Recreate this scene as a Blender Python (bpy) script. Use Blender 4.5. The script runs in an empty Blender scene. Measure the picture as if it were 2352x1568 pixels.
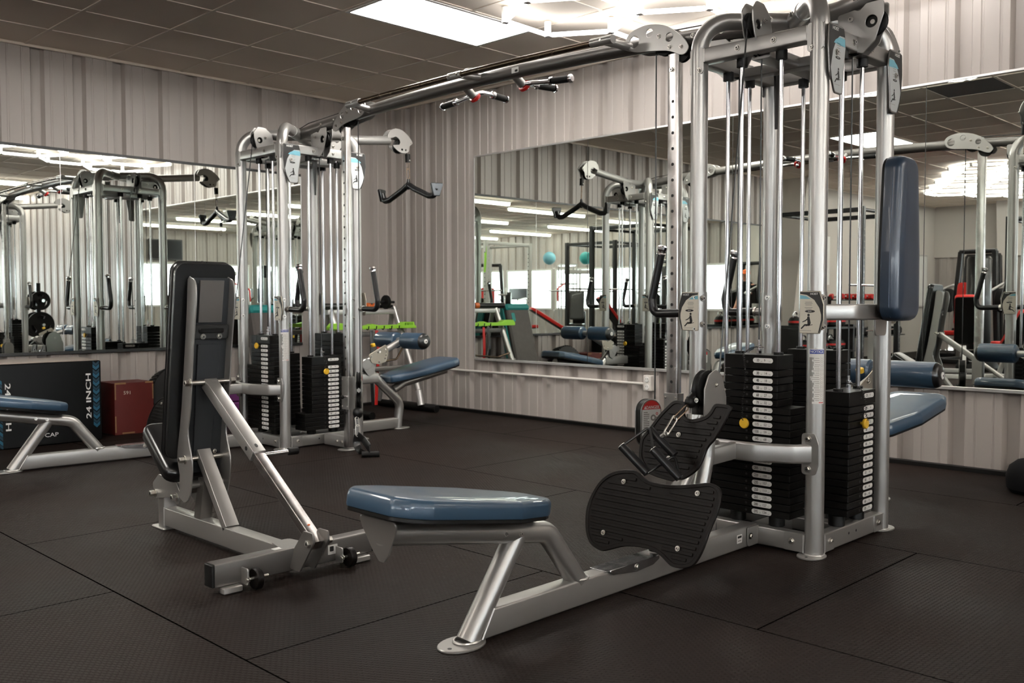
import bpy, math, random
from mathutils import Vector, Matrix, geometry
random.seed(7)
S = bpy.context.scene
col = S.collection
R = math.radians
XW, YW, ZC = 6.08, 7.76, 3.02           # mirrored side wall, mirrored end wall, ceiling
XB, YB = -8.5, -9.6                     # the two far walls behind the camera

# ---------------------------------------------------------------- camera
cam_d = bpy.data.cameras.new('camera'); cam = bpy.data.objects.new('camera', cam_d); col.objects.link(cam)
S.camera = cam
cam_d.sensor_width = 36; cam_d.lens = 36 * 2163 / 2352; cam_d.clip_start = 0.05; cam_d.clip_end = 200
yaw, pitch, roll = R(44.75), R(-2.45), R(-0.1)
f = Vector((math.cos(yaw) * math.cos(pitch), math.sin(yaw) * math.cos(pitch), math.sin(pitch)))
r_ = Vector((math.sin(yaw), -math.cos(yaw), 0)); u_ = r_.cross(f)
cr, sr = math.cos(roll), math.sin(roll)
r2, u2 = cr * r_ + sr * u_, cr * u_ - sr * r_
M4 = Matrix((r2, u2, -f)).transposed().to_4x4(); M4.translation = (0, 0, 1.05)
cam.matrix_world = M4
cam_d.dof.use_dof = True; cam_d.dof.focus_distance = 3.95; cam_d.dof.aperture_fstop = 5.6

# ---------------------------------------------------------------- world, exposure
W = bpy.data.worlds.new('world'); S.world = W; W.use_nodes = True
W.node_tree.nodes['Background'].inputs[0].default_value = (0.90, 0.97, 1.0, 1)
W.node_tree.nodes['Background'].inputs[1].default_value = 12.0
S.view_settings.view_transform = 'Standard'
try: S.view_settings.look = 'None'
except Exception: pass
S.view_settings.exposure = 1.18; S.view_settings.gamma = 1.0; S.view_settings.use_curve_mapping = False
S.cycles.use_denoising = True
S.cycles.max_bounces = 10; S.cycles.glossy_bounces = 8; S.cycles.diffuse_bounces = 4
S.cycles.transparent_max_bounces = 8; S.cycles.sample_clamp_indirect = 4.0
S.cycles.caustics_reflective = False; S.cycles.caustics_refractive = False
HEX_E, PANEL_E = 5.6, 15.0

# ---------------------------------------------------------------- materials
MATS = {}
def mat(name, c, rough=.5, metal=0., emit=None, es=0., bump=None, coat=0., spec=.5, noise=None):
    m = bpy.data.materials.new(name); m.use_nodes = True; nt = m.node_tree; b = nt.nodes['Principled BSDF']
    b.inputs['Base Color'].default_value = (*c, 1); b.inputs['Roughness'].default_value = rough
    b.inputs['Metallic'].default_value = metal; b.inputs['Specular IOR Level'].default_value = spec
    b.inputs['Coat Weight'].default_value = coat
    if emit: b.inputs['Emission Color'].default_value = (*emit, 1); b.inputs['Emission Strength'].default_value = es
    N, L = nt.nodes, nt.links
    tc = N.new('ShaderNodeTexCoord')
    if noise:                                   # gentle colour / roughness variation: (scale, colour amount, rough amount)
        sc, ca, ra = noise
        n = N.new('ShaderNodeTexNoise'); n.inputs['Scale'].default_value = sc; n.inputs['Detail'].default_value = 5
        L.new(tc.outputs['Object'], n.inputs['Vector'])
        mr = N.new('ShaderNodeMapRange'); mr.inputs['To Min'].default_value = 1 - ca; mr.inputs['To Max'].default_value = 1 + ca
        L.new(n.outputs['Fac'], mr.inputs['Value'])
        mx = N.new('ShaderNodeVectorMath'); mx.operation = 'SCALE'; mx.inputs[0].default_value = c
        L.new(mr.outputs[0], mx.inputs['Scale']); L.new(mx.outputs[0], b.inputs['Base Color'])
        m2 = N.new('ShaderNodeMapRange'); m2.inputs['To Min'].default_value = max(0.02, rough - ra); m2.inputs['To Max'].default_value = rough + ra
        L.new(n.outputs['Fac'], m2.inputs['Value']); L.new(m2.outputs[0], b.inputs['Roughness'])
    if bump:
        sc, st, di = bump
        n = N.new('ShaderNodeTexNoise'); n.inputs['Scale'].default_value = sc; n.inputs['Detail'].default_value = 3
        L.new(tc.outputs['Object'], n.inputs['Vector'])
        bp = N.new('ShaderNodeBump'); bp.inputs['Strength'].default_value = st; bp.inputs['Distance'].default_value = di
        L.new(n.outputs['Fac'], bp.inputs['Height']); L.new(bp.outputs[0], b.inputs['Normal'])
    MATS[name] = m
    return m
mat('silver', (.40, .392, .378), .32, .66, noise=(9, .05, .05))
mat('silver_dark', (.20, .19, .182), .34, .6, noise=(9, .06, .06))
mat('weld', (.62, .61, .59), .3, .7)
mat('rod', (.55, .55, .57), .13, 1.)
mat('chrome', (.80, .80, .82), .10, 1., noise=(14, .06, .05))
mat('steel', (.62, .62, .63), .2, 1., noise=(30, .2, .12))
mat('column_steel', (.60, .58, .57), .22, 1., noise=(22, .22, .12))
mat('bronze', (.12, .085, .06), .26, .9, noise=(30, .15, .05))
mat('bolt', (.60, .58, .54), .28, 1.)
mat('tan_metal', (.46, .42, .35), .42, .7)
mat('plate_black', (.005, .0046, .0042), .45, 0, spec=.14, bump=(180, .1, .001))
mat('rubber', (.005, .0048, .0046), .5, spec=.22, bump=(120, .1, .001))
mat('rubber_brown', (.0055, .0042, .0036), .38, spec=.16, noise=(14, .25, .12), bump=(60, .15, .001))
mat('black_metal', (.014, .014, .015), .32, .3)
mat('black_vinyl', (.006, .006, .0065), .30, coat=.12, bump=(220, .12, .0008))
mat('blue_vinyl', (.032, .072, .125), .42, coat=.45, noise=(7, .10, .05), bump=(300, .12, .0006))
mat('blue_seam', (.03, .06, .11), .4)
mat('navy_vinyl', (.020, .037, .066), .34, coat=.15, bump=(300, .12, .0006))
mat('cable', (.008, .008, .008), .35)
mat('white', (.86, .86, .84), .5)
mat('offwhite', (.70, .67, .58), .5)
mat('card_grey', (.52, .55, .56), .45)
mat('graphite', (.055, .06, .066), .35, .5)
mat('ink', (.012, .012, .012), .5)
mat('grey_ink', (.28, .27, .25), .6)
mat('blue_ink', (.03, .06, .33), .5)
mat('cyan_ink', (.20, .50, .62), .5)
mat('red_ink', (.62, .03, .03), .5)
mat('yellow', (.92, .56, .04), .4)
mat('orange', (.75, .16, .03), .5)
mat('red', (.52, .015, .012), .4)
mat('green', (.34, .72, .06), .5)
mat('teal', (.02, .27, .26), .6)
mat('purple', (.16, .03, .17), .6)
mat('grey_foam', (.10, .09, .085), .75, noise=(18, .2, .05))
mat('trim_metal', (.70, .69, .68), .3, .7)
mat('trim_black', (.01, .01, .01), .4)
mat('drywall', (.60, .57, .53), .8, noise=(3, .03, .02))
mat('outlet', (.75, .72, .68), .4)
mat('wood_red', (.11, .009, .006), .55, noise=(6, .35, .1))
mat('wood_raw', (.30, .17, .08), .7, noise=(20, .3, .1))
mat('box_black', (.004, .0045, .005), .5, spec=.2, bump=(12, .25, .004))
mat('box_top', (.40, .34, .30), .55)
mat('mirror', (.88, .925, .875), .0, 1.)
mat('skin', (.55, .27, .18), .5)
mat('cloth_dark', (.006, .006, .007), .85, spec=.15)
mat('leg_white', (.55, .55, .53), .4, .2)
mat('screen', (.004, .004, .005), .45, spec=.2)
mat('hex_light', (.9, .9, .9), .5, emit=(1.0, .985, .975), es=HEX_E)
mat('panel_light', (.9, .9, .9), .5, emit=(1.0, .95, .88), es=PANEL_E)
g = mat('glass', (1, 1, 1), 0.0); g.node_tree.nodes['Principled BSDF'].inputs['Transmission Weight'].default_value = 1
g.node_tree.nodes['Principled BSDF'].inputs['IOR'].default_value = 1.02

def ceiling_mat():
    m = mat('ceiling_tile', (.90, .80, .69), .85)
    nt = m.node_tree; N, L = nt.nodes, nt.links; b = N['Principled BSDF']
    tc = N.new('ShaderNodeTexCoord')
    n = N.new('ShaderNodeTexNoise'); n.inputs['Scale'].default_value = 90; n.inputs['Detail'].default_value = 6
    L.new(tc.outputs['Object'], n.inputs['Vector'])
    n2 = N.new('ShaderNodeTexNoise'); n2.inputs['Scale'].default_value = 1.3
    L.new(tc.outputs['Object'], n2.inputs['Vector'])
    mr = N.new('ShaderNodeMapRange'); mr.inputs['To Min'].default_value = .93; mr.inputs['To Max'].default_value = 1.07
    L.new(n2.outputs['Fac'], mr.inputs['Value'])
    mx = N.new('ShaderNodeVectorMath'); mx.operation = 'SCALE'; mx.inputs[0].default_value = (.90, .80, .69)
    L.new(mr.outputs[0], mx.inputs['Scale']); L.new(mx.outputs[0], b.inputs['Base Color'])
    bp = N.new('ShaderNodeBump'); bp.inputs['Strength'].default_value = .25; bp.inputs['Distance'].default_value = .002
    L.new(n.outputs['Fac'], bp.inputs['Height']); L.new(bp.outputs[0], b.inputs['Normal'])
ceiling_mat()
mat('ceiling_grid', (.86, .77, .67), .6)
def siding_mat():
    m = mat('siding', (.46, .422, .395), .42)
    nt = m.node_tree; N, L = nt.nodes, nt.links; b = N['Principled BSDF']
    tc = N.new('ShaderNodeTexCoord'); mp = N.new('ShaderNodeMapping'); mp.inputs['Scale'].default_value = (1, 1, .12)
    L.new(tc.outputs['Object'], mp.inputs['Vector'])
    n = N.new('ShaderNodeTexNoise'); n.inputs['Scale'].default_value = 7; n.inputs['Detail'].default_value = 4
    L.new(mp.outputs[0], n.inputs['Vector'])
    mr = N.new('ShaderNodeMapRange'); mr.inputs['To Min'].default_value = .93; mr.inputs['To Max'].default_value = 1.06
    L.new(n.outputs['Fac'], mr.inputs['Value'])
    mx = N.new('ShaderNodeVectorMath'); mx.operation = 'SCALE'; mx.inputs[0].default_value = (.46, .422, .395)
    L.new(mr.outputs[0], mx.inputs['Scale']); L.new(mx.outputs[0], b.inputs['Base Color'])
    bp = N.new('ShaderNodeBump'); bp.inputs['Strength'].default_value = .12; bp.inputs['Distance'].default_value = .01
    L.new(n.outputs['Fac'], bp.inputs['Height']); L.new(bp.outputs[0], b.inputs['Normal'])
siding_mat()
def floor_mat():
    m = mat('rubber_floor', (.03, .025, .023), .6)
    nt = m.node_tree; N, L = nt.nodes, nt.links; b = N['Principled BSDF']
    b.inputs['Specular IOR Level'].default_value = .17
    tc = N.new('ShaderNodeTexCoord')
    # raised coin-like tread, laid diagonally
    mp = N.new('ShaderNodeMapping'); mp.inputs['Rotation'].default_value = (0, 0, R(0)); mp.inputs['Scale'].default_value = (52, 34, 1)
    L.new(tc.outputs['Object'], mp.inputs['Vector'])
    sx = N.new('ShaderNodeSeparateXYZ'); L.new(mp.outputs[0], sx.inputs[0])
    def sn(src):
        k = N.new('ShaderNodeMath'); k.operation = 'MULTIPLY'; k.inputs[1].default_value = 2 * math.pi; L.new(src, k.inputs[0])
        s = N.new('ShaderNodeMath'); s.operation = 'SINE'; L.new(k.outputs[0], s.inputs[0]); return s.outputs[0]
    pr = N.new('ShaderNodeMath'); pr.operation = 'MULTIPLY'; L.new(sn(sx.outputs[0]), pr.inputs[0]); L.new(sn(sx.outputs[1]), pr.inputs[1])
    st = N.new('ShaderNodeMapRange'); st.inputs['From Min'].default_value = -.15; st.inputs['From Max'].default_value = .35
    L.new(pr.outputs[0], st.inputs['Value'])
    # mat seams: 1.28 x 1.87 m sheets, staggered
    cm = N.new('ShaderNodeSeparateXYZ'); L.new(tc.outputs['Object'], cm.inputs[0])
    ax = N.new('ShaderNodeMath'); ax.operation = 'ADD'; ax.inputs[1].default_value = -.030 + 20; L.new(cm.outputs[1], ax.inputs[0])
    ay = N.new('ShaderNodeMath'); ay.operation = 'ADD'; ay.inputs[1].default_value = -.1 + 12.8; L.new(cm.outputs[0], ay.inputs[0])
    cb = N.new('ShaderNodeCombineXYZ'); L.new(ax.outputs[0], cb.inputs[0]); L.new(ay.outputs[0], cb.inputs[1])
    br = N.new('ShaderNodeTexBrick'); br.inputs['Scale'].default_value = 1; br.inputs['Mortar Size'].default_value = .0035
    br.inputs['Brick Width'].default_value = 1.87; br.inputs['Row Height'].default_value = 1.28; br.inputs['Mortar Smooth'].default_value = .2
    br.offset = .5
    L.new(cb.outputs[0], br.inputs['Vector'])
    n = N.new('ShaderNodeTexNoise'); n.inputs['Scale'].default_value = 1.4; n.inputs['Detail'].default_value = 6
    L.new(tc.outputs['Object'], n.inputs['Vector'])
    n3 = N.new('ShaderNodeTexNoise'); n3.inputs['Scale'].default_value = 260; n3.inputs['Detail'].default_value = 2
    L.new(tc.outputs['Object'], n3.inputs['Vector'])
    cr_ = N.new('ShaderNodeValToRGB'); cr_.color_ramp.elements[0].position = .3; cr_.color_ramp.elements[1].position = .75
    cr_.color_ramp.elements[0].color = (.0080, .0046, .0037, 1); cr_.color_ramp.elements[1].color = (.0210, .0132, .0104, 1)
    L.new(n.outputs['Fac'], cr_.inputs[0])
    # pale specks of dust and lint
    vo = N.new('ShaderNodeTexVoronoi'); vo.inputs['Scale'].default_value = 5; L.new(tc.outputs['Object'], vo.inputs['Vector'])
    lt = N.new('ShaderNodeMath'); lt.operation = 'LESS_THAN'; lt.inputs[1].default_value = .012; L.new(vo.outputs['Distance'], lt.inputs[0])
    mxs = N.new('ShaderNodeMixRGB'); mxs.inputs[2].default_value = (.22, .2, .17, 1); L.new(lt.outputs[0], mxs.inputs[0]); L.new(cr_.outputs[0], mxs.inputs[1])
    sp = N.new('ShaderNodeMapRange'); sp.inputs['To Min'].default_value = .13; sp.inputs['To Max'].default_value = 0; L.new(br.outputs['Fac'], sp.inputs['Value']); L.new(sp.outputs[0], b.inputs['Specular IOR Level'])
    mxb = N.new('ShaderNodeMixRGB'); mxb.inputs[2].default_value = (.0008, .0007, .0007, 1); L.new(br.outputs['Fac'], mxb.inputs[0]); L.new(mxs.outputs[0], mxb.inputs[1])
    L.new(mxb.outputs[0], b.inputs['Base Color'])
    rr = N.new('ShaderNodeMapRange'); rr.inputs['To Min'].default_value = .42; rr.inputs['To Max'].default_value = .70
    L.new(n.outputs['Fac'], rr.inputs['Value']); L.new(rr.outputs[0], b.inputs['Roughness'])
    sub = N.new('ShaderNodeMath'); sub.operation = 'SUBTRACT'; L.new(st.outputs[0], sub.inputs[0])
    m4 = N.new('ShaderNodeMath'); m4.operation = 'MULTIPLY'; m4.inputs[1].default_value = 3; L.new(br.outputs['Fac'], m4.inputs[0]); L.new(m4.outputs[0], sub.inputs[1])
    bp = N.new('ShaderNodeBump'); bp.inputs['Strength'].default_value = 1.0; bp.inputs['Distance'].default_value = .0030
    L.new(sub.outputs[0], bp.inputs['Height']); L.new(bp.outputs[0], b.inputs['Normal'])
floor_mat()

# ---------------------------------------------------------------- lettering cache (built-in font)
NUMS = [(20, 9), (30, 14), (40, 18), (50, 23), (60, 27), (70, 32), (85, 39), (100, 45), (115, 52), (130, 59), (145, 68), (160, 73),
        (175, 79), (190, 86), (205, 93), (220, 100), (235, 107), (250, 113), (265, 120), (280, 127), (295, 134)]
NUM2 = [(20, 9), (30, 14), (40, 18), (50, 23), (60, 27), (70, 32), (80, 36), (90, 41), (100, 45), (110, 50), (120, 54), (130, 59),
        (140, 64), (150, 68), (160, 73), (170, 77), (180, 82)]
TEXT = {}
def prep_text(strings):
    made = []
    for s in strings:
        c = bpy.data.curves.new('t', 'FONT'); c.body = s; c.size = 1; c.resolution_u = 2
        c.align_x = 'CENTER'; c.align_y = 'CENTER'
        o = bpy.data.objects.new('t', c); col.objects.link(o); made.append((s, o, c))
    bpy.context.view_layer.update(); dg = bpy.context.evaluated_depsgraph_get()
    for s, o, c in made:
        me = bpy.data.meshes.new_from_object(o.evaluated_get(dg))
        TEXT[s] = ([tuple(v.co) for v in me.vertices], [tuple(p.vertices) for p in me.polygons])
        bpy.data.objects.remove(o); bpy.data.curves.remove(c); bpy.data.meshes.remove(me)
strs = {str(a) for p in NUMS + NUM2 for a in p} | {'LBS', 'KGS', 'HOIST', 'BACK', 'NOTICE', 'DANGER', 'CAP', '24 INCH', '591', 'LEGS', 'CHEST', '!'}
prep_text(sorted(strs))

# ---------------------------------------------------------------- mesh helpers
def V(*a): return Vector(a)
def FR(o, u, v):
    u = Vector(u).normalized(); v = Vector(v).normalized(); n = u.cross(v).normalized(); v = n.cross(u)
    m = Matrix((u, v, n)).transposed().to_4x4(); m.translation = o; return m
def axis_frame(p, d):
    d = Vector(d).normalized(); a = Vector((0, 0, 1)) if abs(d.z) < .9 else Vector((1, 0, 0))
    u = a.cross(d).normalized(); v = d.cross(u); m = Matrix((u, v, d)).transposed().to_4x4(); m.translation = p; return m
def fillet(pts, rad, n=6):
    pts = [Vector(p) for p in pts]
    if not isinstance(rad, (list, tuple)): rad = [rad] * (len(pts) - 2)
    out = [pts[0]]
    for i in range(1, len(pts) - 1):
        a, b, c = pts[i - 1], pts[i], pts[i + 1]; d1 = (a - b).normalized(); d2 = (c - b).normalized()
        ang = d1.angle(d2); rr = rad[i - 1]
        if rr <= 1e-5 or ang > 3.10: out.append(b); continue
        t = min(rr / math.tan(ang / 2), (a - b).length * .499, (c - b).length * .499); rr = t * math.tan(ang / 2)
        p1 = b + d1 * t; bis = (d1 + d2).normalized(); cen = b + bis * (rr / math.sin(ang / 2))
        a1 = p1 - cen; a2 = b + d2 * t - cen; tot = a1.angle(a2)
        for k in range(n + 1):
            w = k / n; s = math.sin(tot)
            out.append(cen + a1 * (math.sin((1 - w) * tot) / s) + a2 * (math.sin(w * tot) / s))
    out.append(pts[-1]); return out
def circ(r, n=24, cx=0, cy=0): return [(cx + r * math.cos(2 * math.pi * k / n), cy + r * math.sin(2 * math.pi * k / n)) for k in range(n)]
def rrect(w, h, r, n=4, cx=0, cy=0):
    o = []
    for sx, sy, a0 in ((1, 1, 0), (-1, 1, 90), (-1, -1, 180), (1, -1, 270)):
        for k in range(n + 1):
            a = R(a0 + 90 * k / n); o.append((cx + sx * (w / 2 - r) + r * math.cos(a), cy + sy * (h / 2 - r) + r * math.sin(a)))
    return o
def smooth_closed(p, n=4):
    o = []; N = len(p)
    for i in range(N):
        p0, p1, p2, p3 = (Vector(p[(i + k - 1) % N]) for k in range(4))
        for k in range(n):
            t = k / n
            o.append(tuple(.5 * ((2 * p1) + (p2 - p0) * t + (2 * p0 - 5 * p1 + 4 * p2 - p3) * t * t + (3 * p1 - p0 - 3 * p2 + p3) * t ** 3)))
    return o
def round_poly(p, r, n=5):
    o = []; N = len(p)
    for i in range(N):
        q = fillet([(*p[i - 1], 0), (*p[i], 0), (*p[(i + 1) % N], 0)], r, n)[1:-1]
        o += [(v.x, v.y) for v in q]
    return o
def ccw(p):
    a = sum(p[i][0] * p[(i + 1) % len(p)][1] - p[(i + 1) % len(p)][0] * p[i][1] for i in range(len(p)))
    return list(p) if a > 0 else list(p)[::-1]
def inset(p, d):
    N = len(p); o = []
    for i in range(N):
        a = Vector(p[i - 1]); b = Vector(p[i]); c = Vector(p[(i + 1) % N])
        e1 = b - a; e2 = c - b
        if e1.length < 1e-9: e1 = e2
        if e2.length < 1e-9: e2 = e1
        e1 = e1.normalized(); e2 = e2.normalized()
        n1 = Vector((-e1.y, e1.x)); n2 = Vector((-e2.y, e2.x)); m = n1 + n2
        if m.length < 1e-6: m = n1.copy()
        m.normalize(); o.append(tuple(b + m * (d / max(.5, m.dot(n1)))))
    return o

class MB:
    def __init__(s): s.v = []; s.f = []; s.mi = []; s.ms = []; s.m = 'silver'
    def use(s, m): s.m = m; return s
    def _i(s):
        if s.m not in s.ms: s.ms.append(s.m)
        return s.ms.index(s.m)
    def add(s, vs, fs):
        b = len(s.v); s.v += [tuple(v) for v in vs]; i = s._i()
        for q in fs: s.f.append(tuple(b + k for k in q)); s.mi.append(i)
        return s
    def sweep(s, rings, caps=True, closed=False):
        n = len(rings[0]); vs = [p for r in rings for p in r]; fs = []
        m = len(rings)
        for i in range(m if closed else m - 1):
            j = (i + 1) % m
            for k in range(n):
                l = (k + 1) % n; fs.append((i * n + k, i * n + l, j * n + l, j * n + k))
        if caps and not closed: fs.append(tuple(range(n))[::-1]); fs.append(tuple((m - 1) * n + k for k in range(n)))
        return s.add(vs, fs)
    def tube(s, pts, r, fil=0., seg=16, n=6, caps=True, r2=None):
        pts = fillet(pts, fil, n) if fil else [Vector(p) for p in pts]
        rings = []; t = (pts[1] - pts[0]).normalized()
        a = Vector((0, 0, 1)) if abs(t.z) < .9 else Vector((1, 0, 0)); u = a.cross(t).normalized()
        for i, p in enumerate(pts):
            if i == 0: tt = pts[1] - pts[0]
            elif i == len(pts) - 1: tt = pts[-1] - pts[-2]
            else: tt = (pts[i + 1] - p).normalized() + (p - pts[i - 1]).normalized()
            tt.normalize(); u = (u - tt * u.dot(tt)).normalized(); v = tt.cross(u)
            rr = r if r2 is None else r + (r2 - r) * i / (len(pts) - 1)
            rings.append([p + (u * math.cos(2 * math.pi * k / seg) + v * math.sin(2 * math.pi * k / seg)) * rr for k in range(seg)])
        return s.sweep(rings, caps)
    def rtube(s, pts, w, h, up=(0, 0, 1), rad=.006, fil=0., n=8, closed=False):
        """box tube: w across, h along the up direction"""
        pts = fillet(pts, fil, n) if fil else [Vector(p) for p in pts]
        cs = rrect(w, h, min(rad, w * .45, h * .45), 3); rings = []; up = Vector(up)
        for i, p in enumerate(pts):
            if i == 0: tt = pts[1] - pts[0]; k = 1
            elif i == len(pts) - 1: tt = pts[-1] - pts[-2]; k = 1
            else:
                d1 = (p - pts[i - 1]).normalized(); d2 = (pts[i + 1] - p).normalized(); tt = d1 + d2; k = 1 / max(.5, math.cos(d1.angle(d2) / 2))
            tt.normalize(); sd = tt.cross(up).normalized(); vv = sd.cross(tt)
            rings.append([p + sd * x * k + vv * y for x, y in cs])
        return s.sweep(rings, True)
    def prism(s, outl, t, M=Matrix(), holes=(), ch=0., z0=0.):
        outl = ccw(outl); holes = [ccw(h)[::-1] for h in holes]
        if ch > 0: lay = [(inset(outl, ch), [inset(h, ch) for h in holes], z0), (outl, holes, z0 + ch), (outl, holes, z0 + t - ch), (inset(outl, ch), [inset(h, ch) for h in holes], z0 + t)]
        else: lay = [(outl, holes, z0), (outl, holes, z0 + t)]
        vs = []; cnt = None
        for o, hs, z in lay:
            loops = [o] + list(hs); cnt = [len(q) for q in loops]
            for q in loops: vs += [M @ Vector((x, y, z)) for x, y in q]
        tot = sum(cnt); fs = []
        for li in range(len(lay) - 1):
            off = 0
            for c in cnt:
                for k in range(c):
                    l = (k + 1) % c; a = li * tot + off
                    fs.append((a + k, a + l, a + tot + l, a + tot + k))
                off += c
        for li, flip in ((0, True), (len(lay) - 1, False)):
            o, hs, z = lay[li]
            if not hs and len(o) < 400 and convexish(o):
                q = tuple(li * tot + k for k in range(cnt[0])); fs.append(q[::-1] if flip else q); continue
            tris = geometry.tessellate_polygon([[Vector((x, y, 0)) for x, y in q] for q in [o] + list(hs)])
            flat = [p for q in [o] + list(hs) for p in q]
            for a, b, c in tris:
                A, B, Cc = flat[a], flat[b], flat[c]
                ar = (B[0] - A[0]) * (Cc[1] - A[1]) - (B[1] - A[1]) * (Cc[0] - A[0])
                if ar < 0: b, c = c, b
                q = (li * tot + a, li * tot + b, li * tot + c); fs.append(q[::-1] if flip else q)
        return s.add(vs, fs)
    def box(s, c, size, M=Matrix(), ch=.002):
        x, y, z = size
        return s.prism(rrect(x, y, min(.003, x * .2, y * .2), 2), z, M @ Matrix.Translation(c), ch=min(ch, z * .3), z0=-z / 2)
    def cyl(s, p0, p1, r, seg=20, ch=0.):
        p0 = Vector(p0); p1 = Vector(p1); M = axis_frame(p0, p1 - p0)
        return s.prism(circ(r, seg), (p1 - p0).length, M, ch=ch)
    def lathe(s, prof, M, seg=24):
        rings = [[M @ Vector((r * math.cos(2 * math.pi * k / seg), r * math.sin(2 * math.pi * k / seg), z)) for k in range(seg)] for r, z in prof]
        return s.sweep(rings, True)
    def ring(s, Rr, r, M, seg=24, sg=10):
        rings = []
        for i in range(seg):
            a = 2 * math.pi * i / seg; c = Vector((Rr * math.cos(a), Rr * math.sin(a), 0)); d = c.normalized()
            rings.append([M @ (c + d * r * math.cos(2 * math.pi * k / sg) + Vector((0, 0, 1)) * r * math.sin(2 * math.pi * k / sg)) for k in range(sg)])
        return s.sweep(rings, False, True)
    def ball(s, c, r, seg=16, sc=(1, 1, 1)):
        n = seg // 2; M = Matrix.Translation(c) @ Matrix.Diagonal((*sc, 1))
        return s.lathe([(max(1e-4, r * math.sin(math.pi * k / n)), -r * math.cos(math.pi * k / n)) for k in range(n + 1)], M, seg)
    def text(s, st, h, M, fn=None, w=1., z=.0006, bold=False):
        vs, fs = TEXT[st]; k = h / .72
        for dx in ((-.02, .02) if bold else (0,)):
            q = [Vector(((x + dx) * k * w, y * k, z + (dx > 0) * .0001)) for x, y, _ in vs]
            s.add([fn(v) if fn else M @ v for v in q], fs)
        return s
    def flat(s, outl, M, z=.0004, fn=None):
        outl = ccw(outl); q = [Vector((x, y, z)) for x, y in outl]
        if convexish(outl): return s.add([fn(v) if fn else M @ v for v in q], [tuple(range(len(q)))])
        tr = geometry.tessellate_polygon([[Vector((x, y, 0)) for x, y in outl]]); fs = []
        for a, b, c in tr:
            A, B, Cc = outl[a], outl[b], outl[c]
            if (B[0] - A[0]) * (Cc[1] - A[1]) - (B[1] - A[1]) * (Cc[0] - A[0]) < 0: b, c = c, b
            fs.append((a, b, c))
        return s.add([fn(v) if fn else M @ v for v in q], fs)
    def pad(s, outl, t, M, er=.02, crown=.004, base='rubber', top='blue_vinyl', bt=.012):
        """upholstered pad: dark base board, rounded top edge, slightly crowned face"""
        outl = ccw(outl)
        s.use(base).prism(inset(outl, .004), bt, M, ch=.002)
        s.use(top); lay = [(.002, bt), (0, bt + .006), (0, t - er)]
        for a in (20, 40, 60, 75, 90): lay.append((er * (1 - math.cos(R(a))), t - er + er * math.sin(R(a))))
        rings = []
        for d, z in lay: rings.append([M @ Vector((x, y, z)) for x, y in inset(outl, d)])
        last = inset(outl, er); cx = sum(p[0] for p in last) / len(last); cy = sum(p[1] for p in last) / len(last)
        for k, z in ((.90, t + crown * .55), (.72, t + crown * .9), (.4, t + crown)): rings.append([M @ Vector((cx + (x - cx) * k, cy + (y - cy) * k, z)) for x, y in last])
        return s.sweep(rings, True)
    def obj(s, name, parent=None, loc=None, smooth=True):
        me = bpy.data.meshes.new(name); me.from_pydata(s.v, [], s.f)
        for m in s.ms: me.materials.append(MATS[m])
        me.polygons.foreach_set('material_index', s.mi)
        if smooth:
            me.polygons.foreach_set('use_smooth', [True] * len(s.f)); me.set_sharp_from_angle(angle=R(38))
        me.update()
        o = bpy.data.objects.new(name, me); col.objects.link(o)
        if parent: o.parent = parent
        if loc: o.location = loc
        return o
def convexish(p):
    N = len(p)
    for i in range(N):
        a, b, c = p[i - 1], p[i], p[(i + 1) % N]
        if (b[0] - a[0]) * (c[1] - b[1]) - (b[1] - a[1]) * (c[0] - b[0]) < -1e-9: return False
    return True
def tag(o, label=None, cat=None, group=None, kind=None):
    if label: o['label'] = label
    if cat: o['category'] = cat
    if group: o['group'] = group
    if kind: o['kind'] = kind
    return o
def thing(name, label, cat, loc=(0, 0, 0), rz=0., group=None):
    o = bpy.data.objects.new(name, None); col.objects.link(o); o.location = loc; o.rotation_euler = (0, 0, rz)
    o.empty_display_size = .1
    return tag(o, label, cat, group)
def copy_tree(o, parent=None, loc=None, rz=None):
    kids = [c for c in bpy.data.objects if c.parent == o]
    c = o.copy(); col.objects.link(c); c.parent = parent
    if loc is not None: c.location = loc
    if rz is not None: c.rotation_euler = (0, 0, rz)
    for k in kids: copy_tree(k, c)
    return c
def bolt(mb, p, d, r=.011, h=.010, m='bolt'):
    d = Vector(d).normalized(); p = Vector(p); mb.use(m).cyl(p, p + d * .003, r * 1.35, 18)
    M = axis_frame(p + d * .003, d); mb.prism(circ(r, 6), h, M, ch=.0015); mb.use('ink').cyl(p + d * (h + .003), p + d * (h + .0035), r * .4, 10)
    return mb

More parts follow.
